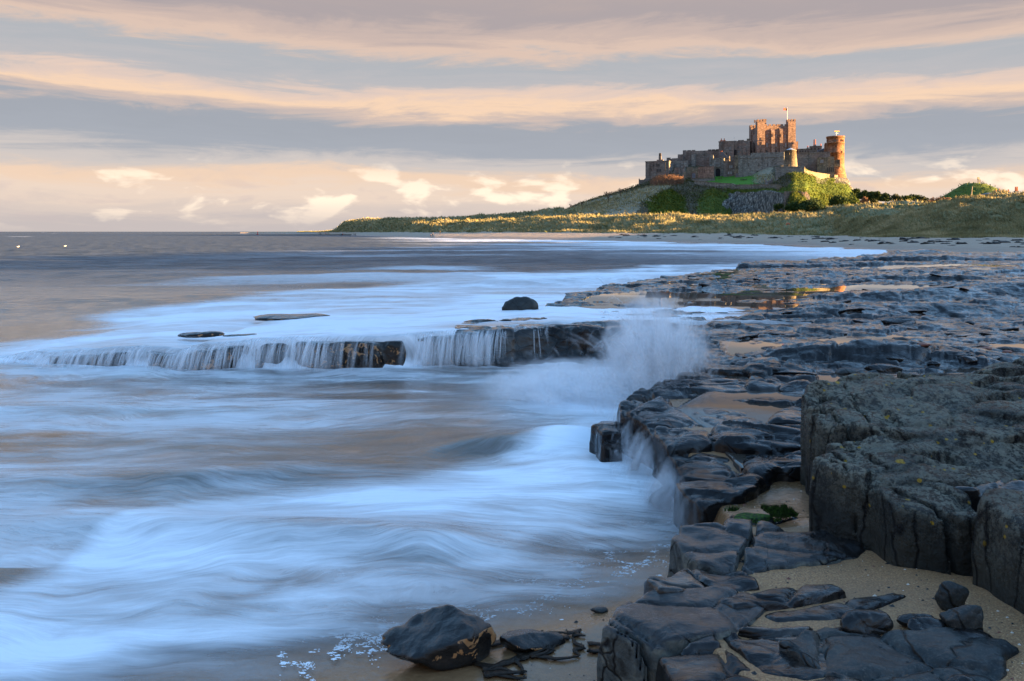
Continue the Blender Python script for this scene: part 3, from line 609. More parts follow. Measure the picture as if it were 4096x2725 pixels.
# ================================================================== sea, beach sand, rock platform
LED_px = np.array([-140, -40, 10, 60, 110, 180, 200, 280, 350, 400, 460, 520, 560, 600])
LED_D = np.array([18.6, 18.4, 18.0, 17.6, 17.3, 17.2, 17.2, 17.2, 17.3, 17.35, 17.7, 18.2, 18.6, 18.9])
LED_z = np.array([0.20, 0.24, 0.365, 0.54, 0.65, 0.62, 0.75, 0.84, 0.87, 0.90, 0.95, 0.98, 1.0, 1.0])
LED_x = (LED_px - CXP) / F * LED_D
def led_y(x): return np.interp(x, LED_x, LED_D) + 0.18 * fb2(np.asarray(x) * 0.9, np.asarray(x) * 0 + 3.3, 3, 61)
def led_z(x): return np.interp(x, LED_x, LED_z) + 0.05 * fb2(np.asarray(x) * 1.3, np.asarray(x) * 0 + 8.1, 3, 62)
PLAT = [(-11.5, 18.3), (-10.2, 17.7), (-7.0, 17.3), (-3.5, 17.35), (-1.15, 17.6), (0.2, 18.1), (1.3, 18.5), (2.6, 17.6), (3.5, 16.2), (3.3, 15.0), (3.15, 13.8), (2.5, 12.6), (1.9, 11.7), (1.42, 10.95),
        (1.75, 9.8), (1.78, 8.6), (1.70, 7.6), (2.2, 7.0), (3.2, 6.0), (14, 4), (70, 10), (75, 55), (34, 55), (28, 57), (22, 54), (14.6, 48.5), (5.6, 35), (2.0, 27.4), (0.5, 22.4), (-1.0, 20.2), (-4, 19.5), (-8, 19.2), (-11.5, 19.0)]
def zplat(x, y): return np.interp(y, [4, 6, 7.8, 11, 14, 18, 30, 45, 58, 80], [0.62, 0.60, 0.60, 0.80, 0.87, 0.97, 1.02, 1.12, 1.30, 1.3]) + np.clip(x - 6, 0, 40) * 0.006
def rock_top(x, y, fine=True):
    """jointed, wave-worn bedrock: tilted blocks between cracks, strata steps, rounded hollows"""
    wx = x + 0.25 * fb2(x * 0.8, y * 0.8, 2, 71); wy = y + 0.22 * fb2(x * 0.8 + 9, y * 0.8, 2, 72)
    u = wx * 0.75 + wy * 0.12; v = wy * 1.25 - wx * 0.10
    f1, f2, r1, r2, r3, ox, oy = voro(u, v, 73)
    h = (r1 - 0.5) * 0.16 + ox * (r2 - 0.5) * 0.22 + oy * (0.05 + (r3 - 0.5) * 0.25)
    h = h - 0.14 * np.exp(-np.clip(f2 - f1, 0, 1) / 0.06)
    u2, v2 = wx * 2.3 + 5.1, wy * 3.4
    g1, g2, q1, q2, q3, px_, py_ = voro(u2, v2, 83)
    h = h + ((q1 - 0.5) * 0.045 + px_ * (q2 - 0.5) * 0.07 + py_ * (q3 - 0.5) * 0.09 - 0.035 * np.exp(-np.clip(g2 - g1, 0, 1) / 0.08))
    big_m = np.clip(1.1 + 0.9 * fb2(x * 0.16 + 3, y * 0.3, 3, 89), 0.6, 1.8); h = h * big_m
    sc_y = y + 0.9 * fb2(x * 0.22, y * 0.22, 3, 93) + 0.18 * x; stp = sc_y / 1.7; fr_ = stp - np.floor(stp); h = h + (0.11 * (fr_ - 0.5) * -1.0) * sst(8.5, 10.5, y) * np.clip(0.6 + fb2(x * 0.3, y * 0.2, 2, 94), 0, 1.2)
    h = h * (1 - 0.5 * sst(11, 15, y)) + 0.035 * np.round(fb2(x * 0.5 + 0.3 * y, y * 2.2, 3, 96) * 4) / 4 * 2.0 * sst(10, 13, y)
    far = sst(14, 30, y)
    st = fb2(x * 0.07 + y * 0.02, y * 0.33, 4, 91); h = h + st * (0.09 + 0.20 * far)
    ter = np.floor((y * 0.55 + 1.2 * fb2(x * 0.12, y * 0.3, 3, 95)) * 1.0); h = h + far * (_h(ter.astype(np.int64), ter.astype(np.int64) * 0, ter.astype(np.int64) * 0, 5) - 0.5) * 0.22
    h = h + fb2(x * 0.35, y * 0.6, 3, 97) * 0.08
    if fine: h = h + fb2(x * 5, y * 7, 3, 99) * 0.016
    ridge = 0.40 * np.exp(-((y - 55 + 0.05 * (x - 28)) / 3.0) ** 2) * sst(14, 28, x) + 0.30 * np.exp(-((x - 6.6) / 2.0) ** 2 - ((y - 14.5) / 0.7) ** 2)
    ridge = ridge + 0.28 * np.exp(-((y - 26 - 0.15 * (x - 14)) / 1.1) ** 2) * sst(8, 12, x) + 0.22 * np.exp(-((y - 20 - 0.1 * x) / 0.8) ** 2) * sst(5, 9, x)
    return zplat(x, y) + h + ridge

# ---- sand sheet -----------------------------------------------------------------
EDGE = [(1.15, 3.0), (1.1, 4.4), (0.92, 5.15), (1.12, 5.5), (1.42, 6.1), (1.58, 6.6), (1.80, 7.2), (1.85, 8.6), (1.85, 9.8), (1.55, 10.9), (2.0, 11.7), (2.6, 12.6), (3.3, 13.9), (3.6, 16.3), (2.6, 17.8), (1.3, 18.7), (-12, 18.2), (-12, 40), (80, 60), (80, 3)]
def sand_z(x, y, s=None):
    if s is None: s = -sdpoly(x, y, EDGE)
    # swash line from picture: sand climbs from the pool towards the camera and the ledge
    d = (0.62 * (x + 0.1) - 0.80 * (y - 6.6)) * 0.9          # metres up the beach
    low = 0.205 + 0.045 * np.clip(d, -40, 0) + 0.045 * np.clip(d, 0, 1.2) + 0.02 * np.clip(d - 1.2, 0, 5)
    low = low + 0.02 * fb2(x * 0.9, y * 1.6, 3, 111) + 0.03 * np.exp(-((d - 0.9) / 0.18) ** 2) * sst(-1.5, 0.6, x)
    low = np.maximum(low, -1.2)
    hi_n = np.interp(y, [3.5, 4.6, 5.4, 6.2, 7.0, 7.8, 8.4, 9.2], [0.76, 0.72, 0.69, 0.63, 0.60, 0.545, 0.53, 0.60]) + 0.03 * fb2(x * 1.0, y * 1.4, 3, 113) + 0.05 * sst(2.3, 3.1, x) * (y < 7.2)
    hi_f = zplat(x, y) - 0.06 + 0.05 * fb2(x * 0.5, y * 0.9, 3, 117)
    hi_f = hi_f - 1.1 * sst(-0.9, 0.2, sdpoly(x, y, PLAT)) * sst(12, 14, y) - 1.1 * sst(2.2, 0.8, x) * sst(14, 16, y)
    hi = hi_n * (1 - sst(8.6, 9.6, y)) + hi_f * sst(8.6, 9.6, y)
    return low + (hi - low) * sst(-0.02, 0.22, s)
def polar(px0, px1, npx, D0, D1, nD, pw=1.0):
    pxs = np.linspace(px0, px1, npx); Ds = np.exp(np.linspace(math.log(D0), math.log(D1), nD))
    D, X = np.meshgrid(Ds, pxs); return (X - CXP) / F * D, D, X
BX, BY, BPX = polar(-260, 1300, 640, 3.2, 62, 330)
sE = -sdpoly(BX, BY, EDGE); BZ = sand_z(BX, BY, sE)
dd = (0.62 * (BX + 0.1) - 0.80 * (BY - 6.6)) * 0.9
wet = np.where(sE > 0.1, 0.30 + 0.3 * sst(8.5, 10, BY), 1 - 0.45 * sst(0.9, 1.6, dd + 0.2 * fb2(BX, BY, 3, 119)))
wet = np.where((sE > 0.1) & (BY > 7.0) & (BY < 8.6), 0.85, wet); wet = np.where(sE > 0.1, wet - 0.30 * sst(6.9, 6.3, BY), wet)
wet = np.clip(wet + 0.25 * fb2(BX * 1.2, BY * 1.8, 3, 121) * (sE > 0.1), 0, 1)
beach = obj('beach', np.stack([BX, BY, BZ], -1).reshape(-1, 3), gridfaces(*BX.shape)[:, ::-1], M['sand'], attrs={'wet': wet})
tag(beach, 'coarse brown beach sand around the rocks', kind='structure')

# ---- bedrock platform beyond the near blocks -------------------------------------
RX, RY, RPX = polar(455, 1250, 600, 11.2, 72, 520)
sdp = sdpoly(RX, RY, PLAT) + 0.35 * fb2(RX * 0.5, RY * 0.5, 3, 131) * sst(12, 22, RY) + 0.10 * fb2(RX * 2.2, RY * 2.2, 2, 133)
RZ = rock_top(RX, RY); RZ = RZ - sst(-0.05, 0.22, sdp) * (RZ - 0.1) * 0.75 - sst(0.2, 2.0, sdp) * 0.6
RZ = np.where(RX < 1.2, np.minimum(RZ, led_z(RX) + 0.10 + 0.08 * fb2(RX * 1.5, RY * 2.5, 3, 137) - 0.05 * np.clip(RY - 18.5, 0, 3) * (RX < -1)), RZ)
plat = obj('rock_platform', np.stack([RX, RY, RZ], -1).reshape(-1, 3), gridfaces(*RX.shape)[:, ::-1], M['wet_rock'])
tag(plat, 'dark wet jointed bedrock platform running back from the ledge', kind='structure')

# ---- rain and tide pools lying in the hollows -------------------------------------
QX, QY, QPX = polar(560, 1250, 260, 8.7, 56, 230)
QZ = zplat(QX, QY) + 0.012 - 0.05 * sst(11.5, 9.5, QY) + 0.035 * fb2(QX * 0.22, QY * 0.3, 2, 141)
qs = sdpoly(QX, QY, PLAT); QZ = np.where(qs > -0.7, QZ - 1.0, QZ)
pools = obj('tide_pools', np.stack([QX, QY, QZ], -1).reshape(-1, 3), gridfaces(*QX.shape)[:, ::-1], M['pool_water'])
tag(pools, 'still shallow pools lying in the hollows of the platform', kind='structure')

# ---- sea ----------------------------------------------------------------------------
pxs = np.linspace(-420, 1260, 800)
rows = np.concatenate([np.linspace(760, 300, 330), np.linspace(299, 240, 90), 231.6 + np.exp(np.linspace(math.log(8.2), math.log(0.065), 60))])
zref = np.interp(rows, [232, 262, 300, 335, 345, 367, 760], [0.5, 0.5, 0.6, 0.8, 0.6, 0.25, 0.25])
Ds = (H - zref) * F / (rows - HY); Ds = np.maximum.accumulate(Ds)
SD, SPX = np.meshgrid(Ds, pxs); SX = (SPX - CXP) / F * SD; SY = SD
ly = led_y(SX); lz = led_z(SX)
past = SY - ly
shelf = sst(0.0, 0.28, past); outer = sst(1.5, 16, past)
top = (lz + 0.035) * (1 - outer) + 0.50 * outer
swell = 0.10 * np.sin(SY * 0.42 + SX * 0.05 + 1.4 * fb2(SX * 0.05, SY * 0.09, 3, 151)) * sst(6, 25, past) * (1 - sst(70, 200, SY))
chop = (0.16 * fb2(SX * 0.13, SY * 0.22, 4, 153) + 0.07 * fb2(SX * 0.6, SY * 0.9, 3, 154)) * sst(14, 40, past) * (1 - sst(120, 500, SY))
brk = 0.28 * np.exp(-((SY - 41 - 0.25 * (SX + 4) + 1.5 * fb2(SX * 0.1, SX * 0, 2, 155)) / 1.6) ** 2) * sst(-8, 2, SX) * (1 - sst(9, 15, SX))
shelfw = 0.045 * fb2(SX * 0.35, SY * 0.9, 4, 157) * sst(0.3, 2.0, past)
poolw = 0.25 + 0.055 * fb2(SX * 0.28 + SY * 0.10, SY * 0.8 - SX * 0.05, 3, 161) * sst(5.8, 9, SY) + 0.05 * np.exp(-((past + 0.45) / 0.4) ** 2) * (1 + fb2(SX * 1.5, SY * 2, 3, 163))
w2 = 0.16 * np.exp(-((SY - 10.9 - 0.42 * (SX + 0.2) - 0.3 * fb2(SX * 0.6, SX * 0, 2, 167)) / 0.45) ** 2) * sst(-1.6, -0.2, SX) * (1 - sst(0.6, 1.6, SX))
w3 = 0.12 * np.exp(-((SY - 7.9 + 0.10 * (SX + 3) - 0.25 * fb2(SX * 0.5, SX * 0 + 4, 2, 168)) / 0.40) ** 2) * sst(-6, -3.6, SX) * (1 - sst(-1.0, 0.4, SX))
w4 = 0.10 * np.exp(-((SY - 9.6 - 0.05 * SX - 0.3 * fb2(SX * 0.4, SX * 0 + 7, 2, 169)) / 0.5) ** 2) * (1 - sst(-4, 0, SX)) + 0.08 * np.exp(-((SY - 13.2 - 0.3 * fb2(SX * 0.3, SX * 0 + 2, 2, 170)) / 0.6) ** 2) * (1 - sst(-3, 1, SX))
poolw = poolw + w2 + w3 + w4
SZ = poolw * (1 - shelf) + (top + swell + chop + brk + shelfw) * shelf
# the sheet ends at the beach: it thins out and slides under the sand
SZ = np.where((SY < 9) & (past < 0), SZ - 0.03 * sst(6.4, 5.4, SY + 0.78 * -SX * 0), SZ)
# foam coverage, laid down where waves have broken
def inside(pts, soft): 
    return 1 - sst(-soft, soft, sdpoly(SX, SY, pts))
shelf_poly = [G(px, py, z) for px, py, z in [(-200, 348, .5), (0, 342, .6), (60, 320, .6), (150, 304, .6), (250, 294, .6), (370, 284, .55), (480, 276.5, .5), (560, 272, .5), (640, 268, .5), (720, 264.5, .5), (800, 262, .5)]] + [(20, 45), (6, 20), (0, 17), (-14, 17.2)]
n_a = fb2(SX * 0.22, SY * 0.9, 4, 171); n_b = fb2(SX * 0.9 + 0.3 * n_a, SY * 3.2, 4, 173); n_c = fb2(SX * 0.10, SY * 0.30, 4, 175)
wob = 1.0 + 0.0 * n_a
f_shelf = (1 - sst(-1.6, 1.6, sdpoly(SX + 3.0 * n_c, SY + (0.10 * SY - 1.0) * fb2(SX * 0.16, SY * 0.2, 4, 177), shelf_poly))) * (0.70 + 0.50 * n_a + 0.22 * n_b) * sst(0.0, 0.2, past)
lip = np.exp(-((past - 0.15) / 0.25) ** 2) * 0.35
f_base = np.exp(-np.clip(-past - 0.05, 0, 9) / 0.55) * (0.85 + 0.5 * n_b) * (past < 0.1)
up_edge = [G(px, py, .25) for px, py in [(-420, 640), (-60, 610), (40, 575), (90, 530), (160, 503), (260, 492), (400, 480), (500, 462), (560, 430), (590, 400), (560, 385), (640, 372), (705, 368), (720, 420), (720, 560), (640, 700), (300, 760), (-420, 760)]]
f_sw = inside(up_edge, 0.30) * (0.70 + 0.50 * n_a + 0.28 * n_b)
clear = np.exp(-(((SX + 1.1) / 2.6) ** 2 + ((SY - 11.1) / 1.5) ** 2))
f_mid = (0.36 + 0.55 * n_a + 0.30 * n_b) * (1 - shelf) * (1 - clear) * (SY > 7)
f_spray = np.exp(-(((SX - 1.9) / 2.0) ** 2 + ((SY - 14.2) / 2.2) ** 2)) * 1.1
f_pool = np.maximum.reduce([f_sw, np.clip(f_base, 0, 1), np.clip(f_mid, 0, 0.5), f_spray]) * (1 - shelf)
sh_d = np.array([G_ for G_ in [np.exp(Lc[:, 1, 0])]])[0]
shR = np.exp(np.interp(np.arctan2(SX, SY), ca, Lc[:, 1, 0])); off = (shR - np.hypot(SX, SY)) / shR
st_n = fb2(SX * 0.018 + 3, SY * 0.075 + SX * 0.01, 4, 181)
f_shore = (1 - sst(0.25, 0.80, off)) * sst(-0.30, 0.25, st_n + 0.22 * (1 - sst(0.05, 0.4, off)) + 0.15 * n_c) * shelf * sst(-70, 10, SX + 0.06 * SY) * (SY > 26)
lines_ = sst(0.10, 0.34, fb2(SX * 0.022 + 9, SY * 0.085 - SX * 0.012, 4, 187)) * 0.62 * sst(34, 48, SY) * (1 - sst(150, 260, SY)) * sst(-45, -5, SX) * shelf
f_shore = np.maximum(np.maximum(f_shore * 0.82, lines_), 0.9 * brk / 0.28)
caps = sst(0.55, 0.75, fb2(SX * 0.02, SY * 0.012, 4, 183)) * sst(200, 500, SY) * 0.8
foam = np.clip(np.maximum.reduce([f_shelf, lip * shelf, f_pool, f_shore, caps * shelf]), 0, 1)
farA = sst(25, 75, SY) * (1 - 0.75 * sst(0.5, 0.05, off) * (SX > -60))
depth = np.where((SY < 12) & (past < 0), SZ - sand_z(SX, SY), 1.0)
edgeA = np.where((SY < 12) & (past < 0), sst(-0.004, 0.07, depth + 0.015 * n_b), 1.0)
foam = foam * np.where((SY < 12) & (past < 0), 0.55 + 0.45 * sst(0.0, 0.08, depth), 1.0)
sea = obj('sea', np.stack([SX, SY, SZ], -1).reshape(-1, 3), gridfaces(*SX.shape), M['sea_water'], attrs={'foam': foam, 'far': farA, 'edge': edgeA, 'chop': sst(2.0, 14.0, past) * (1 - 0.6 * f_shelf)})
tag(sea, 'grey sea with milky blue foam washing over the rocks', kind='structure')
# ================================================================== near bedrock blocks, outcrop, loose stones
def block(poly, top, zb, seed, h, rough=0.05, rib=0.05, batter=0.08, joints=(), k=0.035, pad=0.25, zmax=None):
    xs = [p[0] for p in poly]; ys = [p[1] for p in poly]
    x = np.arange(min(xs) - pad, max(xs) + pad, h); y = np.arange(min(ys) - pad, max(ys) + pad, h)
    X2, Y2 = np.meshgrid(x, y, indexing='ij')
    tp = top(X2, Y2)
    zt = zmax or float(tp[sdpoly(X2, Y2, poly) < 0.05].max()) + 0.12
    z = np.arange(zb, zt, h)
    sd2 = sdpoly(X2 + 0.06 * fb2(X2 * 2, Y2 * 2, 2, seed), Y2 + 0.06 * fb2(X2 * 2 + 5, Y2 * 2, 2, seed + 1), poly) + rib * fb2(X2 * 4.2, Y2 * 4.2, 3, seed + 2)
    X, Y, Z = np.meshgrid(x, y, z, indexing='ij')
    n3 = fb3(X * 2.2, Y * 2.2, Z * 1.6, 3, seed + 3)
    a = sd2[:, :, None] - (tp[:, :, None] - Z) * batter + rough * n3
    b = Z - tp[:, :, None] + 0.25 * rough * n3
    d = a - b; m = np.maximum(a, b); f = m + np.where(np.abs(d) < k, (k - np.abs(d)) ** 2 / (4 * k), 0)
    for jx, jy, nx_, ny_, wd in joints:
        q = math.hypot(nx_, ny_); dist = np.abs(((X2 - jx) * nx_ + (Y2 - jy) * ny_) / q + 0.03 * fb2(X2 * 5, Y2 * 5, 2, seed + 8))[:, :, None] + 0.02 * n3
        f = np.maximum(f, np.minimum(wd - dist, f + 0.10))
    f[:, :, 0] = np.maximum(f[:, :, 0], 0.01); f[0] = 1; f[-1] = 1; f[:, 0] = np.maximum(f[:, 0], 0.01); f[:, -1] = np.maximum(f[:, -1], 0.01); f[:, :, -1] = np.maximum(f[:, :, -1], 0.01)
    return nets(f, (x[0], y[0], z[0]), h)
def wavy(z0, gx, gy, cx, cy, amp, seed, sx=1.6, sy=2.6):
    """eroded top: tilted plane with water-worn ripples, hollows and joints"""
    def fn(X, Y):
        wx = X + 0.2 * fb2(X * 1.1, Y * 1.1, 2, seed); wy = Y + 0.2 * fb2(X * 1.1 + 4, Y * 1.1, 2, seed + 1)
        r = 1 - np.abs(fb2(wx * sx, wy * sy, 3, seed + 2)) * 2
        f1, f2, r1, r2, r3, ox, oy = voro(wx * 1.5, wy * 2.4, seed + 5)
        return z0 + gx * (X - cx) + gy * (Y - cy) + amp * r * 0.6 + amp * fb2(X * 1.2, Y * 1.8, 3, seed + 3) + (r1 - 0.5) * amp * 0.9 + oy * (r2 - 0.5) * amp * 2.0 - 0.05 * np.exp(-(f2 - f1) / 0.06) + 0.010 * fb2(X * 9, Y * 12, 3, seed + 4)
    return fn
# the low ledge running from the frame's foot to the platform (bedrock: part of the ground)
ledge = empty('rock_ledge'); tag(ledge, 'low wet bedrock ledge along the edge of the sand', kind='structure')
def bed(poly, top, zb, seed, h=0.026, mat='wet_rock', parent=ledge, **kw):
    v, f = block(poly, top, zb, seed, h, **kw); return obj('rock_block', v, f, M[mat], parent)
plat_near = [(1.42, 10.95), (1.9, 11.75), (2.3, 12.3), (8.6, 12.3), (8.6, 8.6), (3.6, 8.7), (2.75, 8.45), (2.25, 7.75), (1.78, 7.55), (1.72, 8.0), (1.80, 8.8), (1.76, 9.8)]
bed(plat_near, rock_top, -0.15, 301, 0.032, rough=0.05, rib=0.06, batter=0.06, parent=plat, zmax=1.25)
bed([(1.02, 10.55), (1.2, 10.95), (1.45, 10.9), (1.4, 10.2), (1.15, 10.2)], wavy(0.62, 0.1, 0, 1.2, 10.5, 0.05, 305), -0.15, 306)
bed([(3.0, 13.3), (3.15, 13.75), (4.6, 13.9), (4.5, 13.0), (3.6, 12.9)], wavy(0.93, 0.0, 0.02, 3.6, 13.4, 0.05, 308), -0.1, 309)
bed([(2.3, 12.1), (2.5, 12.5), (4.0, 12.7), (4.3, 12.1), (3.2, 11.7)], wavy(0.86, 0.0, 0.02, 3.6, 12.3, 0.05, 310), -0.1, 311)
# middle block with the pale left face, the worn hump in front of it, and the blue-faced corner block
bed([(1.28, 6.42), (1.36, 6.72), (2.1, 6.78), (2.75, 6.68), (2.85, 6.3), (2.1, 6.05), (1.62, 5.86), (1.42, 5.98)], wavy(0.69, -0.03, 0.05, 1.8, 6.4, 0.055, 312, 1.3, 3.4), 0.0, 313, 0.022, mat='pale_rock', joints=[(1.9, 6.4, 1, -0.5, 0.012)])
bed([(0.98, 5.62), (1.3, 5.88), (1.75, 5.92), (1.72, 5.66), (1.3, 5.48), (1.0, 5.42)], wavy(0.70, -0.04, 0.0, 1.3, 5.7, 0.05, 315, 2.2, 3.0), 0.0, 316, 0.02, joints=[(1.35, 5.7, 1, 0.6, 0.012)])
bed([(0.56, 5.02), (0.74, 5.30), (1.02, 5.5), (1.6, 5.62), (1.7, 5.3), (1.3, 4.95), (0.90, 4.76)], wavy(0.715, 0.0, 0.02, 0.8, 5.0, 0.025, 318, 1.5, 2.0), -0.1, 319, 0.02, mat='pale_rock', rib=0.02, joints=[(0.73, 4.9, 1, 0.75, 0.010)])
bed([(0.86, 4.72), (1.25, 4.92), (2.1, 5.0), (2.5, 4.72), (2.0, 4.3), (1.4, 4.05), (0.95, 4.1)], wavy(0.735, 0.0, -0.02, 1.4, 4.6, 0.035, 322, 1.3, 2.2), -0.1, 323, 0.02, joints=[(1.35, 4.6, 1, 0.25, 0.012), (1.9, 4.6, 0.6, 1, 0.010)])
bed([(1.55, 4.72), (2.0, 4.95), (2.75, 4.82), (2.95, 4.6), (2.5, 4.2), (1.8, 4.25)], wavy(0.765, 0.0, 0.01, 2.2, 4.6, 0.04, 326, 2.6, 3.6), 0.3, 327, 0.02, joints=[(2.2, 4.6, 1, 0.5, 0.01)], mat='grey_stone')
bed([(1.35, 5.36), (1.75, 5.52), (2.25, 5.62), (2.3, 5.5), (1.85, 5.32), (1.45, 5.22)], wavy(0.735, 0.0, 0.0, 1.8, 5.4, 0.03, 328, 1.3, 3.2), 0.4, 329, 0.018, batter=0.4)
bed([(1.6, 5.15), (2.0, 5.28), (2.6, 5.5), (2.75, 5.47), (2.2, 5.2), (1.7, 5.06)], wavy(0.735, 0.0, 0.0, 1.8, 5.4, 0.015, 330, 1.3, 3.2), 0.4, 331, 0.016, batter=0.5, rib=0.015)
# moss-covered step below the platform
v, f = block([(1.92, 7.05), (1.98, 7.32), (2.45, 7.38), (2.6, 7.2), (2.3, 7.0)], wavy(0.60, 0, 0, 2.2, 7.2, 0.03, 333), 0.1, 334, 0.02)
o = obj('rock_block', v, f, M['wet_rock'], ledge)
mv = []; mf = []
for i in range(2600):
    a, b_ = rng.random(2); x = 1.94 + a * 0.62; y = 7.02 + b_ * 0.34
    if abs(b_ - 0.35 - 0.4 * a) > 0.42 or vn2(np.array([x * 5]), np.array([y * 6]), 5)[0] < 0.36: continue
    z = 0.645 - max(0, 7.12 - y) * 1.2; L = 0.03 + 0.03 * rng.random(); k = len(mv); dx, dy = rng.normal(0, 0.018, 2)
    mv += [(x - 0.006, y, z), (x + 0.006, y, z), (x + dx, y + dy - 0.01, z + L)]; mf.append((k, k + 1, k + 2))
v, f = block([(1.95, 7.06), (2.0, 7.25), (2.3, 7.3), (2.42, 7.15), (2.2, 7.02)], wavy(0.635, 0, 0, 2.2, 7.2, 0.02, 335), 0.3, 336, 0.018)
o = obj('moss_mat', v, f, M['moss'], o); obj('moss_tuft', mv, mf, M['moss'], o.parent)['kind'] = 'stuff'

# ---- the tall lichen-grown outcrop: one mass split by joints into blocks ------------
outc = empty('rock_outcrop', (0.11, 0.0, -0.04)); tag(outc, 'tall grey rock outcrop with pale and orange lichen beside the sand', 'rock')
def oc(poly, top, seed, mat='lichen_rock', **kw):
    v, f = block(poly, top, 0.35, seed, 0.027, **kw); return obj('rock_block', v, f, M[mat], outc)
def otop(z0, gx, gy, cx, cy, amp, seed, back=0.0):
    w_ = wavy(z0, gx, gy, cx, cy, amp, seed, 1.1, 2.0)
    return w_
oc([(2.84, 7.66), (2.92, 8.5), (3.5, 9.1), (4.6, 9.7), (7.6, 9.8), (7.6, 7.1), (4.2, 7.1), (3.3, 7.2)], otop(1.43, 0.025, 0.05, 2.9, 7.7, 0.11, 401), 402, rough=0.06, rib=0.07, batter=0.03, joints=[(3.05, 7.4, 1, 0.1, 0.014), (3.3, 7.4, 1, -0.15, 0.012)], k=0.06)
oc([(2.48, 6.86), (2.72, 7.24), (3.5, 7.3), (7.2, 7.2), (7.2, 6.2), (4.0, 6.35), (3.2, 6.28), (2.80, 6.38)], otop(1.26, 0.05, 0.10, 2.9, 6.9, 0.11, 405), 406, rough=0.06, rib=0.07, batter=0.09, joints=[(2.62, 6.7, 1, 0.35, 0.012), (2.86, 6.5, 1, 0.3, 0.016), (3.05, 6.4, 1, 0.2, 0.012)], k=0.07)
oc([(2.74, 6.36), (3.02, 6.42), (3.42, 6.25), (3.35, 5.86), (3.1, 5.84), (2.86, 6.02)], otop(1.20, 0.02, 0.08, 2.9, 6.2, 0.06, 409), 410, rough=0.06, rib=0.06, batter=0.07, joints=[(2.98, 6.1, 1, 0.5, 0.014)], k=0.07)
oc([(3.32, 6.36), (6.5, 6.4), (6.5, 5.6), (4.2, 5.62), (3.62, 5.88), (3.42, 6.05)], otop(1.20, 0.05, 0.10, 3.6, 6.1, 0.12, 413), 414, mat='wet_rock', rough=0.11, rib=0.12, batter=-0.10, k=0.08)
oc([(3.14, 5.56), (3.26, 5.68), (4.4, 5.8), (6.2, 5.7), (6.2, 4.0), (3.42, 4.2), (3.28, 4.75), (3.18, 5.1)], otop(1.27, 0.04, 0.06, 3.4, 5.4, 0.09, 417), 418, rough=0.05, rib=0.05, batter=0.05, joints=[(3.2, 5.2, 0.2, 1, 0.010), (3.2, 4.8, 0.1, 1, 0.012)], k=0.08)
oc([(3.02, 4.5), (3.06, 4.62), (3.4, 4.6), (3.4, 4.0), (3.08, 4.0)], otop(1.02, 0.04, 0.06, 3.1, 4.5, 0.04, 421), 422, k=0.08)

# ---- the overflowing ledge in the sea ----------------------------------------------
def ledge_top(X, Y): return led_z(X) + 0.03 * fb2(X * 1.6, Y * 3, 3, 431) - 0.30 * np.clip(Y - led_y(X) - 0.25, 0, 1) * sst(0.5, -1.5, X) - 0.075 * sst(0.5, -1.5, X)
LPX = np.linspace(-11.8, 1.9, 40)
lp = [(float(x), float(led_y(x) + 0.16 * math.sin(x * 2.1) + 0.10 * math.sin(x * 5.3 + 1))) for x in LPX] + [(1.9, 20.2), (-11.8, 19.6)]
v, f = block(lp, ledge_top, -0.25, 433, 0.05, rough=0.10, rib=0.14, batter=0.22, k=0.07)
obj('rock_block', v, f, M['black_rock'], plat)

# ---- loose stones ---------------------------------------------------------------------
def stone_mesh(name, sx, sy, sz, seed, mat, h, cuts=9, rough=0.07, sharp=0.05, flat=0.0):
    """angular boulder: an ellipsoid trimmed by random planes, then weathered"""
    r = np.random.default_rng(seed); m = max(sx, sy, sz) * 0.62
    ax = [np.arange(-s * 0.62 - h, s * 0.62 + h, h) for s in (sx, sy, sz)]
    X, Y, Z = np.meshgrid(*ax, indexing='ij'); u, v_, w_ = X / sx * 2, Y / sy * 2, Z / sz * 2
    f = np.sqrt(u * u + v_ * v_ + w_ * w_) - 1.12
    for i in range(cuts):
        d = r.normal(0, 1, 3); d /= np.linalg.norm(d); off_ = 0.62 + 0.26 * r.random()
        g = u * d[0] + v_ * d[1] + w_ * d[2] - off_; dd_ = f - g
        f = np.maximum(f, g) + np.where(np.abs(dd_) < sharp * 3, (sharp * 3 - np.abs(dd_)) ** 2 / (12 * sharp), 0)
    f = f * min(sx, sy, sz) / 2 + rough * min(sx, sy, sz) * fb3(X / m * 2.6, Y / m * 2.6, Z / m * 2.6, 4, seed)
    for a in range(3):
        sl = [slice(None)] * 3; sl[a] = 0; f[tuple(sl)] = np.maximum(f[tuple(sl)], h); sl[a] = -1; f[tuple(sl)] = np.maximum(f[tuple(sl)], h)
    vv, ff = nets(f, (ax[0][0], ax[1][0], ax[2][0]), h)
    return mesh(name, vv, ff, M[mat])
def sz1(x, y): return float(sand_z(np.array([x]), np.array([y]))[0])
def stone(px0, px1, yt, yb, label, seed, mat='wet_rock', zs=None, dep=0.8, name='boulder', cuts=9, sink=0.18, rot=0.0, cat='boulder', group=None, ground=None, rough=0.07, sharp=0.05, tall=1.0, lift=0.0):
    z = 0.5
    for _ in range(4):
        x, y = G((px0 + px1) / 2, yb, z if zs is None else zs)
        z = (sz1(x, y) if ground is None else ground(x, y)) if zs is None else zs
    wd = (px1 - px0) / F * y; ht_ = (yb - yt) / F * y
    hgt = max(ht_ * 1.02 - wd * dep * 0.25, ht_ * 0.6) * (1 + sink) * tall
    me = stone_mesh(name, wd * 1.08, wd * dep, hgt * 1.12, seed, mat, max(wd / 36, 0.008), cuts, rough, sharp)
    o = link(name, me, None, (x, y + wd * dep * 0.35, z + hgt * (0.5 - sink) + lift), rot)
    return tag(o, label, cat, group)
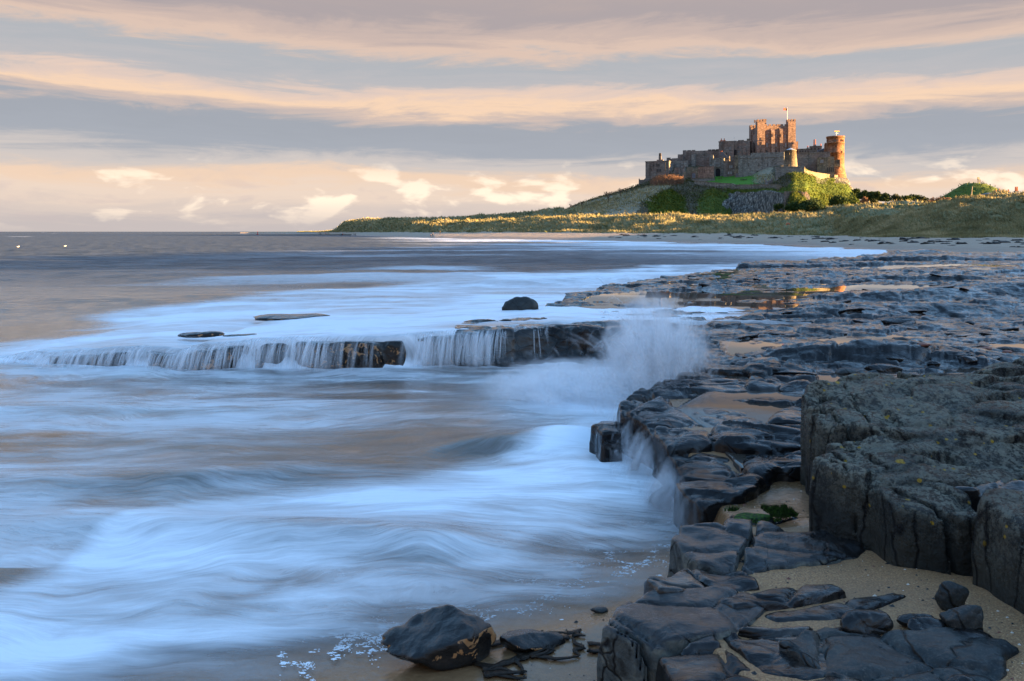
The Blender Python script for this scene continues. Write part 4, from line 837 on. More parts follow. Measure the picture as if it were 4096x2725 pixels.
stone(386, 506, 611, 671, 'large black boulder with tan patches on the wet sand', 511, 'black_rock', dep=0.72, cuts=17, rough=0.11, sink=0.30, sharp=0.012, rot=0.35, tall=1.08)
stone(499, 560, 627, 652, 'small low black boulder draped with kelp beside the large boulder', 523, 'black_rock', dep=0.7, cuts=11, sink=0.35, sharp=0.03)
stone(384, 398, 636, 644, 'little flat tan stone poking out behind the large black boulder', 527, 'grey_stone', name='stone', cat='stone')
stone(842, 893, 605, 634, 'flat-topped dark stone lying alone on the coarse sand', 531, 'wet_rock', dep=0.75, cuts=7, name='stone', cat='stone', sharp=0.12)
stone(904, 944, 613, 628, 'rear half of a split dark cobble on the sand', 537, 'wet_rock', dep=0.5, cuts=6, name='stone', cat='stone', sharp=0.12)
stone(906, 950, 618, 636, 'front half of a split dark cobble on the sand', 541, 'wet_rock', dep=0.5, cuts=6, name='stone', cat='stone', sharp=0.12)
stone(943, 973, 580, 611, 'upright blue-grey block stone leaning into the foot of the outcrop', 547, 'grey_stone', dep=0.7, cuts=6, name='stone', cat='stone', sharp=0.12)
stone(948, 990, 600, 636, 'pointed blue-grey stone in front of the upright block stone', 553, 'grey_stone', dep=0.6, cuts=10, name='stone', cat='stone')
stone(953, 996, 631, 649, 'dark rounded stone dusted with sand below the pointed stone', 557, 'wet_rock', dep=0.7, cuts=6, name='stone', cat='stone', sharp=0.12)
stone(969, 994, 653, 665, 'smooth low dark pebble half sunk in the sand', 563, 'wet_rock', dep=0.7, cuts=4, name='stone', cat='stone', sharp=0.2)
stone(984, 1000, 647, 660, 'small angular dark stone beside the outcrop foot', 569, 'wet_rock', dep=0.8, cuts=9, name='stone', cat='stone')
stone(953, 978, 676, 692, 'smooth tapering stone sunk in sand near the ledge', 571, 'wet_rock', dep=0.9, cuts=5, name='stone', cat='stone', sharp=0.2)
stone(590, 607, 607, 613, 'small blue-grey flake lying on the swash line', 577, 'grey_stone', dep=0.7, name='stone', cat='stone')
stone(503, 537, 301, 316, 'rounded brown boulder standing alone in the foaming water', 581, 'grey_stone', zs=0.80, dep=0.6, cuts=7, sharp=0.10, tall=1.7, lift=0.03)
for i, (a, b_, yt, yb, lab) in enumerate([(590, 637, 275.5, 280, 'low black reef rock awash, water pouring off its right end'), (566, 613, 289, 296, 'long low rock awash off the platform edge'), (252, 330, 311, 319, 'long thin reef rock breaking the foam above the falls'),
                                   (178, 218, 327.5, 336, 'short dark reef rock in the foam behind the falls'), (225, 262, 332, 337, 'flat reef rock just above the fall lip'), (640, 672, 285, 290, 'low weedy rock at the seaward edge of the platform'), (440, 478, 320, 325, 'thin reef slab awash near the rounded boulder')]):
    o = stone(a, b_, yt, yb, lab, 590 + i * 3, 'black_rock', zs=0.78 if yb > 300 else 0.6, dep=0.45, cuts=10, name='reef_rock', cat='rock', sink=0.4)
def plat_z(x, y): return float(rock_top(np.array([x]), np.array([y]))[0])
for i, (a, b_, yt, yb, lab, mt) in enumerate([
    (897, 918, 348, 358, 'rough round brown cobble on the rock platform', 'grey_stone'), (919, 932, 355, 361, 'rust-red cobble touching a dark one on the platform', 'red_stone'), (930, 941, 353, 359, 'small dark cobble beside the rust-red cobble', 'wet_rock'),
    (840, 862, 362, 373, 'wedge-shaped blue-grey stone standing on the platform', 'grey_stone'), (869, 902, 364, 375, 'long brick-like dark slab stone on the platform', 'wet_rock'), (960, 980, 345, 354, 'dark rounded stone on sand at the back of the platform', 'wet_rock'),
    (982, 992, 349, 354, 'little brown pebble between the rounded stones', 'red_stone'), (1003, 1013, 349, 353, 'orange-brown pebble at the outer platform', 'red_stone'), (917, 925, 345, 350, 'dark angular pebble above the rust-red cobble', 'wet_rock'),
    (910, 935, 372, 383, 'squat weathered stone at the head of the outcrop', 'wet_rock'), (988, 1022, 381, 392, 'low stone with orange lichen spots behind the outcrop', 'lichen_rock'), (940, 968, 368, 377, 'flat dark slab stone on sand near the outcrop', 'wet_rock')]):
    stone(a, b_, yt, yb, lab, 640 + i * 3, mt, dep=0.8, cuts=8, name='stone', cat='stone', ground=plat_z, sink=0.25)
# separate slabs lying on the platform, loosened along the joints
slab_me = [stone_mesh('rock_slab', 1.0, 0.66, 0.34, 700 + i, 'wet_rock', 0.035, 12, 0.10, 0.03) for i in range(6)]
for i in range(170):
    px = rng.uniform(640, 1030); D = 11.4 * math.exp(rng.random() * 1.25); x = (px - CXP) / F * D
    if sdpoly(np.array([x]), np.array([D]), PLAT)[0] > -0.5: continue
    s_ = rng.uniform(0.35, 0.95) * (0.7 + D / 60)
    o = link('rock_slab', slab_me[i % 6], plat, (x, D, plat_z(x, D) - 0.05 * s_), rng.normal(0, 0.5)); o.rotation_euler = (rng.normal(0.05, 0.12), rng.normal(0, 0.10), rng.normal(0, 0.5)); o.scale = (s_, s_ * rng.uniform(0.6, 1), s_ * rng.uniform(0.35, 0.7))
# kelp: leathery ribbons round the boulders
def kelp(px, py, n, L, label, seed):
    r = random.Random(seed); x, y = G(px, py, 0.3); z = sz1(x, y); mb = MB()
    for i in range(n):
        a = r.uniform(-0.7, 0.9) if r.random() < 0.7 else r.uniform(2.4, 4.0); p = Vector((x + r.uniform(-.05, .05), y + r.uniform(-.05, .05), z + 0.012)); pts = []; wv = r.uniform(0.014, 0.03)
        for k in range(9):
            pts.append(p.copy()); a += r.uniform(-0.5, 0.5); p = p + Vector((math.cos(a), math.sin(a) * 0.6, 0)) * L / 8; p.z = max(sz1(p.x, p.y), 0.2) + 0.008 + 0.006 * r.random()
        vs_ = []; 
        for k, q in enumerate(pts):
            d = (pts[min(k + 1, 8)] - pts[max(k - 1, 0)]).normalized(); nrm = Vector((-d.y, d.x, 0)) * wv * (1.2 - k / 9)
            vs_ += [q + nrm, q - nrm, q - nrm + Vector((0, 0, 0.006)), q + nrm + Vector((0, 0, 0.006))]
        mb.add(vs_, [(4 * k + c, 4 * k + (c + 1) % 4, 4 * k + 4 + (c + 1) % 4, 4 * k + 4 + c) for k in range(8) for c in range(4)] + [(0, 1, 2, 3), (35, 34, 33, 32)])
    return tag(mb.build('kelp_tangle', M['kelp'], smooth=True), label, 'seaweed')
kelp(512, 634, 7, 0.42, 'black kelp fronds draped over the small boulder', 1)
kelp(525, 653, 7, 0.36, 'tangle of black kelp strewn on wet sand behind the boulders', 2)
kelp(574, 634, 4, 0.10, 'little upright knot of dark kelp on the sand', 3)
kelp(590, 645, 6, 0.22, 'curled kelp frond caught at the corner of the blue-faced ledge', 4)
kelp(490, 668, 5, 0.30, 'wet kelp strands under the right side of the large boulder', 5)
# ================================================================== castle: every building a thing of its own
CUBE = {}
def cube_me(mat):
    if mat not in CUBE: CUBE[mat] = MB().box(0, 1, 0, 1, 0, 1).me('merlon', M[mat])
    return CUBE[mat]
WIN = {}
def win_me(kind, mat):
    """unit window: stone surround (0..1 wide, 0..1 high) and its pane"""
    if (kind, mat) in WIN: return WIN[(kind, mat)]
    n = 8; fr = MB(); pn = MB(); bw = 0.13
    if kind == 'rect':
        for a in ((0, 1, 0, .10), (0, 1, .92, 1), (0, bw, .10, .92), (1 - bw, 1, .10, .92), (.46, .54, .10, .92)): fr.box(a[0], a[1], -.28, .0, a[2], a[3])
        pn.box(bw, 1 - bw, -.05, .02, .10, .92)
    elif kind == 'slit':
        for a in ((0, .3, 0, 1), (.7, 1, 0, 1), (.3, .7, 0, .06), (.3, .7, .94, 1)): fr.box(a[0], a[1], -.2, .0, a[2], a[3])
        pn.box(.3, .7, -.04, .02, .06, .94)
    else:                                    # round or pointed head
        def arch(r, c):
            pts = [(c - r, 0.0)]
            for i in range(n + 1):
                t_ = math.pi * (1 - i / n); x = c + r * math.cos(t_); z = 0.62 + (1 - 0.62) * (r / 0.5) * math.sin(t_) ** (0.8 if kind == 'arch' else 0.6)
                pts.append((x, z))
            return pts + [(c + r, 0.0)]
        o_, i_ = arch(.5, .5), arch(.36, .5); m = len(o_)
        v = [(x, -.28, z) for x, z in o_] + [(x, -.28, z) for x, z in i_] + [(x, 0, z) for x, z in o_] + [(x, 0, z) for x, z in i_]
        f = []
        for i in range(m - 1): f += [(i, i + 1, m + i + 1, m + i), (2 * m + i, 2 * m + i + 1, i + 1, i), (m + i, m + i + 1, 3 * m + i + 1, 3 * m + i)]
        fr.add(v, f)
        pn.add([(x, -.05, z) for x, z in i_], [tuple(range(m))[::-1]])
    r = (fr.me('window', M[mat]), pn); WIN[(kind, mat)] = r; return r
PANE = {}
class Bld:
    def __init__(s, name, label, cat, cL, cR, DL, yaw, depth, cyb, cyt, mat, sink=6.0, wall=True, group='castle buildings on the crag', wname='wall'):
        pxL = C(cL, 0)[0]; s.cL = cL; DL = DL + (dsh(cL) if cL < 1050 else 0); th = math.radians(yaw); s.u = (math.cos(th), math.sin(th)); s.p = ((pxL - CXP) / F * DL, DL); s.mat = mat
        s.zb = zy(C(0, cyb)[1], DL); s.e = empty(name, (s.p[0], s.p[1], s.zb), th); tag(s.e, label, cat, group); s.depth = depth
        s.L = s.x(cR); s.D = DL
        if wall: s.top = s.z(cyt, cL); s.box(wname, 0, s.L, 0, depth, -sink, s.top)
    def x(s, cx):
        r = ((C(cx, 0)[0] - CXP) / F, 1.0); det = s.u[0] * -r[1] + r[0] * s.u[1]
        return ((-s.p[0]) * -r[1] + r[0] * (-s.p[1])) / det
    def z(s, cy, cx): D = s.p[1] + s.x(cx) * s.u[1]; return zy(C(0, cy)[1], D) - s.zb
    def box(s, name, x0, x1, y0, y1, z0, z1, mat=None, parent=None):
        return MB().box(x0, x1, y0, y1, z0, z1).build(name, M[mat or s.mat], parent or s.e)
    def cbox(s, name, c0, c1, ct, cb, y0, y1, mat=None, parent=None):
        return s.box(name, s.x(c0), s.x(c1), y0, y1, s.z(cb, c0), s.z(ct, c0), mat, parent)
    def merlons(s, c0, c1, n, cb, ct, y0=0.0, y1=0.7, ratio=0.62, mat=None):
        x0, x1 = s.x(c0), s.x(c1); p_ = (x1 - x0) / (n - 1 + ratio); z0, z1 = s.z(cb, c0), s.z(ct, c0)
        for i in range(n):
            o = link('merlon', cube_me(mat or s.mat), s.e, (x0 + i * p_, y0, z0 - 0.05)); o.scale = (p_ * ratio, y1 - y0, z1 - z0 + 0.05)
    def side_merlons(s, xa, y0, y1, n, z0, z1, th=0.7):
        p_ = (y1 - y0) / (n - 0.4)
        for i in range(n):
            o = link('merlon', cube_me(s.mat), s.e, (xa, y0 + i * p_, z0 - 0.05)); o.scale = (th, p_ * 0.6, z1 - z0 + 0.05)
    def win(s, c0, c1, ct, cb, kind='rect', y=0.0, pane='glass', mat=None):
        x0, x1, z0, z1 = s.x(c0), s.x(c1), s.z(cb, c0), s.z(ct, c0); g = 0.12 * (x1 - x0)
        fm, pn = win_me(kind, mat or s.mat)
        o = link('window', fm, s.e, (x0 - g, y - 0.003, z0 - g)); o.scale = (x1 - x0 + 2 * g, 1.0, z1 - z0 + 2 * g)
        if (kind, pane) not in PANE: PANE[(kind, pane)] = pn.me('pane', M[pane])
        link('pane', PANE[(kind, pane)], o)
    def chimney(s, c0, c1, ct, cb, y, pots=2, mat=None, potmat='terracotta', pot_h=1.3):
        x0, x1 = s.x(c0), s.x(c1); z1 = s.z(ct, c0); st = s.box('chimney', x0, x1, y, y + 1.6, s.z(cb, c0) - 0.5, z1, mat)
        mb = MB(); w_ = x1 - x0
        for i in range(pots):
            p = MB(); cx = x0 + w_ * (i + 0.5) / pots; p.lathe([(0.32, z1), (0.26, z1 + pot_h), (0.20, z1 + pot_h)], 8, c=(cx, y + 0.8)); p.build('chimney_pot', M[potmat], st)
        return st
    def coping(s, ct, h=0.45, proud=0.18, c0=None, c1=None, y1=None):
        x0 = 0 if c0 is None else s.x(c0); x1 = s.L if c1 is None else s.x(c1); z = s.z(ct, s.cL if c0 is None else c0)
        s.box('string_course', x0 - proud, x1 + proud, -proud, (y1 or s.depth) + proud, z - h, z)

# ---- keep ---------------------------------------------------------------------------
k = Bld('castle_keep', 'massive square red sandstone keep with corner towers and flagpole', 'castle keep', 1250, 1608, 505, -2.0, 20, 500, 236, 'wall_red', wall=False)
zt = k.z(240, 1400); xr = k.L; fl = k.x(1318); fr_ = k.x(1540)
k.box('wall', fl, fr_, 1.3, 19, -6, zt); k.box('wall', 0.8, fl, 4.5, 19, -6, k.z(262, 1250)); k.box('wall', fr_, xr - 0.8, 4.5, 19, -6, zt - 1)
def tower(x0, x1, y0, y1, ctop, cmer, nx=3):
    z1 = k.z(ctop, 1250); k.box('corner_tower', x0, x1, y0, y1, -6, z1); zm = k.z(cmer, 1250); p_ = (x1 - x0) / (nx - 0.4)
    for i in range(nx):
        for yy in (y0 - 0.04, y1 - 0.7):
            o = link('merlon', cube_me('wall_red'), k.e, (x0 + i * p_, yy, z1 - 0.05)); o.scale = (p_ * 0.6, 0.74, zm - z1)
    for xx in (x0 - 0.04, x1 - 0.7):
        o = link('merlon', cube_me('wall_red'), k.e, (xx, y0 + 2.0, z1 - 0.05)); o.scale = (0.74, 1.6, zm - z1)
tower(-0.1, fl + 0.1, -0.1, 4.6, 203, 182); tower(fr_ - 0.1, xr + 0.1, -0.1, 4.6, 203, 181); tower(-0.1, 4.6, 15.5, 20.1, 225, 203); tower(k.x(1470), k.x(1532), 15, 19.5, 218, 199)
k.merlons(1322, 1536, 6, 241, 226, 1.3, 2.0)
k.side_merlons(0.78, 5.0, 15, 4, k.z(262, 1250), k.z(246, 1250))
k.box('chimney', k.x(1330), k.x(1366), 8, 10.4, zt - 1, k.z(170, 1340)); k.box('chimney_cap', k.x(1328), k.x(1368), 7.8, 10.6, k.z(170, 1340) + 0.003, k.z(163, 1340))
for c0, c1, ct in ((1378, 1412, 268), (1458, 1486, 262)):
    x0, x1, z1, z2 = k.x(c0), k.x(c1), k.z(ct + 24, c0), k.z(ct, c0)
    mb = MB().prism([(x0, -0.35, -6), (x1, -0.35, -6), (x1, 1.295, -6), (x0, 1.295, -6)], [(x0, -0.35, z1), (x1, -0.35, z1), (x1, 1.295, z2), (x0, 1.295, z2)]); mb.build('buttress', M['wall_red'], k.e)
k.box('string_course', fl, fr_, 1.05, 1.297, k.z(262, 1400), k.z(258, 1400)); k.box('string_course', fl, fr_, 1.12, 1.296, k.z(348, 1400), k.z(344, 1400))
for c0, c1, ct, cb, kd, y_ in ((1336, 1352, 322, 350, 'arch', 1.3), (1335, 1353, 396, 438, 'arch', 1.3), (1335, 1350, 470, 497, 'arch', 1.3), (1388, 1396, 322, 348, 'slit', -.35), (1423, 1438, 320, 352, 'arch', 1.3), (1422, 1440, 394, 436, 'arch', 1.3), (1424, 1438, 472, 497, 'arch', 1.3),
                              (1466, 1474, 322, 350, 'slit', -.35), (1505, 1521, 320, 350, 'arch', 1.3), (1511, 1530, 398, 438, 'arch', 1.3), (1278, 1286, 355, 378, 'slit', -.1), (1279, 1287, 398, 420, 'slit', -.1), (1275, 1283, 472, 494, 'slit', -.1)):
    k.win(c0, c1, ct, cb, kd, y_, 'glass_pale' if kd == 'arch' and cb < 445 else 'glass')
for yy, z0, z1 in ((7.0, 14.5, 17.5), (11.5, 13.0, 18.5), (7.0, 5.0, 8.5), (12.0, 2.0, 9.0), (9.5, 20.5, 22.5)):
    o = link('window', win_me('arch', 'wall_red')[0], k.e, (0.797, yy + 0.7, z0), -math.pi / 2); o.scale = (1.5, 1.0, z1 - z0); link('pane', PANE[('arch', 'glass')], o)
fx = k.x(1541)
fp = empty('flagpole', (0, 0, 0)); tag(fp, 'white flagpole on the right front tower of the keep', 'flagpole')
wm = lambda x, y, z: (k.p[0] + k.u[0] * x - k.u[1] * y, k.p[1] + k.u[1] * x + k.u[0] * y, k.zb + z)
b0 = wm(fx, 2.5, k.z(203, 1541)); tz = k.zb + k.z(73, 1541)
MB().tube([b0, (b0[0], b0[1], tz)], [0.16, 0.09], 8).build('pole', M['white_paint'], fp); MB().lathe([(0.001, tz + .45), (.2, tz + .25), (.2, tz + .15), (.001, tz)], 8, c=b0[:2]).build('finial', M['white_paint'], fp)
simple('flag_red', (0.42, 0.02, 0.02), (0.50, 0.04, 0.03), 2.0, 0.8); simple('flag_gold', (0.55, 0.33, 0.05), (0.62, 0.40, 0.08), 2.0, 0.8)
def flag_strip(za, zb_, x0, x1, off_):
    v = []; n = 10
    for i in range(n + 1):
        t_ = x0 + (x1 - x0) * i / n
        for z in (za, zb_): v.append((b0[0] - 0.15 - t_ * 2.3, b0[1] + 0.25 * math.sin(t_ * 5) + off_, tz - 0.2 - z * 1.4 + 0.25 * math.sin(t_ * 4) + t_ * 0.5))
    return v, [(2 * i, 2 * i + 2, 2 * i + 3, 2 * i + 1) for i in range(n)]
v, f = flag_strip(0, 1, 0, 1, 0); o = obj('flag', v, f, M['flag_red'], fp); v, f = flag_strip(.35, .65, .4, .6, -.06); obj('flag_emblem', v, f, M['flag_gold'], o)

# ---- curtain walls ------------------------------------------------------------------
c = Bld('curtain_wall', 'long plain grey curtain wall with arrow slits below the keep', 'castle wall', 1068, 1500, 487, -22, 3.5, 724, 530, 'wall_grey')
c.merlons(1068, 1184, 3, 530, 522, 0, 0.8, 0.8); c.cbox('parapet', 1185, 1500, 500, 531, 0.3, 3.2); c.cbox('string_course', 1068, 1500, 548, 552, -0.25, -0.003)
for cx in (1165, 1262, 1345): c.win(cx - 4, cx + 4, 595, 630, 'slit')
c.win(1243, 1274, 672, 712, 'rect', pane='dark_opening')
for cx in (1130, 1210, 1300, 1400): c.cbox('weep_spout', cx, cx + 8, 556, 562, -0.6, -0.003)
c = Bld('curtain_wall', 'grey curtain wall stained red at its foot behind the round stump tower', 'castle wall', 1500, 1935, 488, -21, 3.5, 690, 502, 'wall_mixed')
c.coping(502, 0.5, 0.2); c.merlons(1640, 1900, 7, 502, 497, 0, 0.8, 0.9)
c.win(1808, 1822, 605, 655, 'arch', pane='dark_opening')
c = Bld('wall_bastion', 'low half-round grey bastion against the curtain wall', 'castle bastion', 1415, 1497, 484, -20, 3, 690, 545, 'wall_grey', wall=False)
z1 = c.z(540, 1415); r_ = c.L / 2
MB().lathe([(r_, -5), (r_, z1 - 0.8), (r_ + 0.15, z1 - 0.8), (r_ + 0.15, z1), (0.01, z1 + 0.2)], 24, c=(r_, 2)).build('wall', M['wall_grey'], c.e, True)
c.win(1464, 1472, 588, 626, 'slit', y=-1.9)

# ---- stump of the windmill, on its terrace -------------------------------------------
c = Bld('windmill_tower', 'tapering stone windmill stump with a pale conical cap', 'windmill tower', 1493, 1628, 437, -20, 3, 634, 468, 'wall_tan', wall=False, group='castle towers')
z1 = c.z(468, 1493); rb = c.L / 2; rt = rb * 0.80
MB().lathe([(rb + .1, -3), (rb, 0), (rt, z1 - 0.6), (rt + 0.12, z1 - 0.6), (rt + 0.12, z1), (rt - 0.5, z1)], 32, c=(rb, rb)).build('wall', M['wall_tan'], c.e, True)
za = c.z(447, 1493); n = 10
MB().lathe([(rt - 0.1, z1 + 0.003), (0.01, za)], n, c=(rb, rb)).build('cap', M['lead_cap'], c.e)
def on_cone(b, rb_, rt_, z1_, cen, cx, ct, cb, kind, pane, mat):
    x = b.x(cx) - cen; zz_ = (b.z(ct, cx) + b.z(cb, cx)) / 2; r0 = rb_ + (rt_ - rb_) * zz_ / z1_; a = math.asin(max(-.95, min(.95, x / r0))); hgt = b.z(ct, cx) - b.z(cb, cx); wd = hgt * 0.55
    fm, pn = win_me(kind, mat); o = link('window', fm, b.e, (cen + (r0 + .02) * math.sin(a) - wd / 2 * math.cos(a), cen_y(b) - (r0 + .02) * math.cos(a) - wd / 2 * math.sin(a), zz_ - hgt / 2), a); o.scale = (wd, 1, hgt)
    if (kind, pane) not in PANE: PANE[(kind, pane)] = pn.me('pane', M[pane])
    link('pane', PANE[(kind, pane)], o)
def cen_y(b): return b.cy
c.cy = rb
for cx, ct, cb, kd in ((1545, 495, 518, 'arch'), (1517, 545, 566, 'rect'), (1540, 606, 632, 'rect')): on_cone(c, rb, rt, z1, rb, cx, ct, cb, kd, 'glass', 'wall_tan')
c = Bld('terrace_wall', 'plain stone terrace wall carrying the windmill stump', 'castle wall', 1418, 1690, 432, -21, 14, 702, 634, 'wall_grey', sink=5); c.coping(632, 0.5, 0.15)
c.cbox('railing', 1525, 1552, 628, 634, 0.4, 0.6, 'timber')

# ---- great round tower on the right ---------------------------------------------------
c = Bld('round_tower', 'tall round red sandstone tower with windowed top storey', 'round tower', 1905, 2076, 489, -18, 3, 690, 338, 'wall_tower', wall=False, group='castle towers')
R_ = c.L / 2; z1 = c.z(338, 1905); zc = c.z(405, 1905); zd = c.z(498, 1905); zf = c.z(650, 1905)
MB().lathe([(R_ + 1.6, -9), (R_ + 1.2, -2), (R_ + .25, zf), (R_, zf + 1.5), (R_, zd), (R_ + .12, zd), (R_ + .12, zd + .4), (R_, zd + .4), (R_ - .05, zc), (R_ + .25, zc), (R_ + .25, zc + .6), (R_, zc + .6), (R_ + .02, z1 - 1.0), (R_ + .28, z1 - 1.0), (R_ + .28, z1), (R_ - .6, z1), (R_ - .6, z1 - 0.8), (0.01, z1 - 0.8)], 40, c=(R_, R_)).build('wall', M['wall_tower'], c.e, True)
c.cy = R_
for cx, ct, cb in ((1912, 370, 395), (1979, 368, 390), (2006, 368, 390), (2044, 368, 392), (2059, 368, 392), (1990, 425, 448), (2045, 478, 500), (2013, 628, 655)): on_cone(c, R_, R_, z1, R_, cx, ct, cb, 'rect', 'glass_pale' if ct < 400 else 'glass', 'wall_tower')
sd_ = c.box('stair_turret', c.x(1886), c.x(1940), 3, 9, -8, c.z(405, 1905)); c.merlons(1886, 1935, 3, 405, 398, 3, 3.8)
wv = empty('weather_vane', (0, 0, 0)); tag(wv, 'gilded weather vane on a white post above the round tower', 'weather vane')
bx_ = (c.p[0] + c.u[0] * R_ - c.u[1] * R_, c.p[1] + c.u[1] * R_ + c.u[0] * R_, c.zb + z1 - 0.8)
hv_ = c.zb + c.z(296, 2023); MB().tube([bx_, (bx_[0] + 1.0, bx_[1], hv_ + .8)], [.14, .10], 6).build('post', M['white_paint'], wv)
MB().box(bx_[0] - .6, bx_[0] + 2.5, bx_[1] - .1, bx_[1] + .1, hv_ + .5, hv_ + 1.1).build('arrow', M['flag_gold'], wv); MB().box(bx_[0] + .1, bx_[0] + 1.8, bx_[1] - .08, bx_[1] + .08, hv_ - .6, hv_ - .3).build('cross_arm', M['white_paint'], wv)

# ---- sunlit house below the round tower -------------------------------------------------
c = Bld('tower_house', 'square stone house with sunlit end wall below the round tower', 'castle house', 1812, 1918, 474, -22, 13, 702, 545, 'wall_tan'); c.coping(543, 0.45, 0.15)
c.win(1840, 1872, 562, 594, 'rect', pane='glass_pale', mat='wall_red'); c.win(1818, 1828, 606, 626, 'slit')
x1 = c.L; zt2 = c.z(535, 1918)
c.box('stair_tower', x1 + .003, x1 + 3.2, 0.6, 8, -5, zt2); c.merlons(1920, 1950, 2, 536, 529, 0.6, 1.4)
bay = c.box('bay_window', x1 + 3.203, x1 + 6.4, 2.0, 6.5, c.z(626, 1918), c.z(564, 1918))
for i in range(3):
    fm, pn = win_me('rect', 'wall_tan'); o = link('window', fm, c.e, (x1 + 3.75 + i * 0.85, 1.997, c.z(603, 1918))); o.scale = (.75, .6, 2.6); link('pane', PANE[('rect', 'glass')], o)
pch = c.box('porch', x1 - 1.4, x1 + 3.4, -2.8, -0.003, -5, c.z(652, 1918))
for i in range(4):
    fm, pn = win_me('rect', 'wall_tan'); o = link('window', fm, c.e, (x1 - 0.9 + i * 1.05, -2.803, c.z(690, 1918))); o.scale = (.8, .6, 3.4); link('pane', PANE[('rect', 'glass')], o)

# ---- roofs behind the right-hand curtain wall --------------------------------------------
def range_(name, label, cL, cR, D, cb, ct, mat='wall_mixed', depth=9, yaw=-20, cat='castle building', **kw): return Bld(name, label, cat, cL, cR, D, yaw, depth, cb, ct, mat, **kw)
c = range_('castle_range', 'narrow block against the right side of the keep', 1604, 1632, 512, 500, 396, 'wall_red', yaw=-4)
c.merlons(1604, 1632, 2, 396, 390)
c = range_('castle_range', 'low flat-roofed range with many small windows right of the keep', 1632, 1742, 505, 500, 462); c.coping(460, .5, .2)
for i in range(4): c.win(1646 + i * 25, 1656 + i * 25, 476, 490, 'rect')
c.chimney(1712, 1734, 448, 462, 2, 1)
c = range_('castle_range', 'taller gabled range with tall chimney near the round tower', 1742, 1855, 503, 500, 436); c.coping(434, .5, .2)
c.chimney(1776, 1802, 420, 436, 3, 2, pot_h=3.6); c.chimney(1842, 1853, 426, 436, 3, 1)
for i in range(3): c.win(1752 + i * 34, 1764 + i * 34, 452, 470, 'rect')
x0, x1 = c.x(1812), c.x(1890); z0, z1 = c.z(495, 1812), c.z(452, 1890)
MB().prism([(x0, -3.2, z0), (x1, -3.2, z0), (x1, -.2, z0), (x0, -.2, z0)], [(x0, -1.8, z0 + 1.2), (x1, -1.8, z1), (x1, -.4, z1), (x0, -.4, z0 + 1.4)]).build('roof', M['slate'], c.e)
for i in range(5): c.win(1824 + i * 13, 1831 + i * 13, 478, 490, 'rect', y=-3.2)

# ---- range left of the keep -----------------------------------------------------------
c = range_('castle_range', 'tall grey-red range with terracotta chimney left of the keep', 884, 1026, 500, 532, 392, yaw=-22); c.coping(390, .6, .2); c.coping(428, .4, .12)
c.chimney(890, 944, 378, 392, 2, 2, 'terracotta'); c.win(980, 1000, 440, 470, 'rect', pane='glass_pale'); c.win(952, 962, 492, 512, 'arch'); c.cbox('pilaster', 908, 918, 400, 530, -.6, -.003)
c = range_('castle_range', 'crenellated range abutting the left side of the keep', 1022, 1178, 506, 532, 388, yaw=-22); c.merlons(1065, 1120, 2, 388, 378, 0, .8, .9); c.merlons(1022, 1050, 1, 388, 384)
c.chimney(1143, 1171, 360, 388, 3, 0, 'wall_tan')
for a in ((1070, 1080, 435, 455), (1070, 1080, 480, 498), (1105, 1114, 438, 452)): c.win(*a, 'rect', pane='glass_pale')
c.cbox('buttress', 1115, 1140, 450, 520, -1.6, -.003); c.cbox('shed', 1030, 1052, 470, 520, -1.0, -.003, 'dark_opening')
MB().tube([(c.x(1026), 2, c.z(388, 1026)), (c.x(1026), 2, c.z(342, 1026))], .08, 5).build('mast', M['white_paint'], c.e)

# ---- long stepped wall on the left ----------------------------------------------------
c = Bld('stepped_wall', 'high crenellated stone wall stepping down left of the keep', 'castle wall', 545, 888, 492, -22, 8, 640, 484, 'wall_mixed')
c.merlons(545, 662, 3, 484, 474, 0, .9, .82); c.merlons(782, 886, 3, 484, 466, 0, .9, .85); c.coping(505, .35, .12)
c.cbox('buttress', 632, 668, 512, 640, -2.5, -.003, 'wall_grey'); c.cbox('buttress', 800, 832, 520, 640, -2.2, -.003, 'wall_grey')
for i, cx in enumerate((690, 720, 750)): c.cbox('corbel', cx, cx + 7, 512, 520, -.7, -.003)
c = Bld('stepped_wall', 'weathered middle step of the stone wall on the left', 'castle wall', 497, 546, 488, -22, 8, 640, 520, 'wall_mixed'); c.merlons(497, 546, 2, 520, 513, 0, .9, .9)
c = Bld('stepped_wall', 'lowest ragged step of the stone wall beside the left block', 'castle wall', 392, 498, 486, -22, 8, 640, 556, 'wall_mixed'); c.merlons(392, 428, 2, 556, 544, 0, .9, .9); c.merlons(440, 498, 3, 556, 550, 0, .9, .9)
c.cbox('lower_wall', 482, 600, 578, 640, -3, -1, 'wall_grey')
c = Bld('gabled_house', 'stone house with steep dark roof behind the gatehouse', 'castle house', 900, 985, 489, -21, 7, 600, 530, 'wall_mixed')
x0, x1, z0, z1 = 0, c.L, c.z(530, 900), c.z(487, 900)
MB().prism([(x0, -.3, z0), (x1 + .4, -.3, z0 - 2), (x1 + .4, 7, z0 - 2), (x0, 7, z0)], [(x0, -.3, z1), (x0 + 1.2, -.3, z1), (x0 + 1.2, 7, z1), (x0, 7, z1)]).build('roof', M['slate'], c.e); c.chimney(893, 913, 478, 500, 1, 0, 'terracotta'); c.win(950, 975, 540, 562, 'rect')

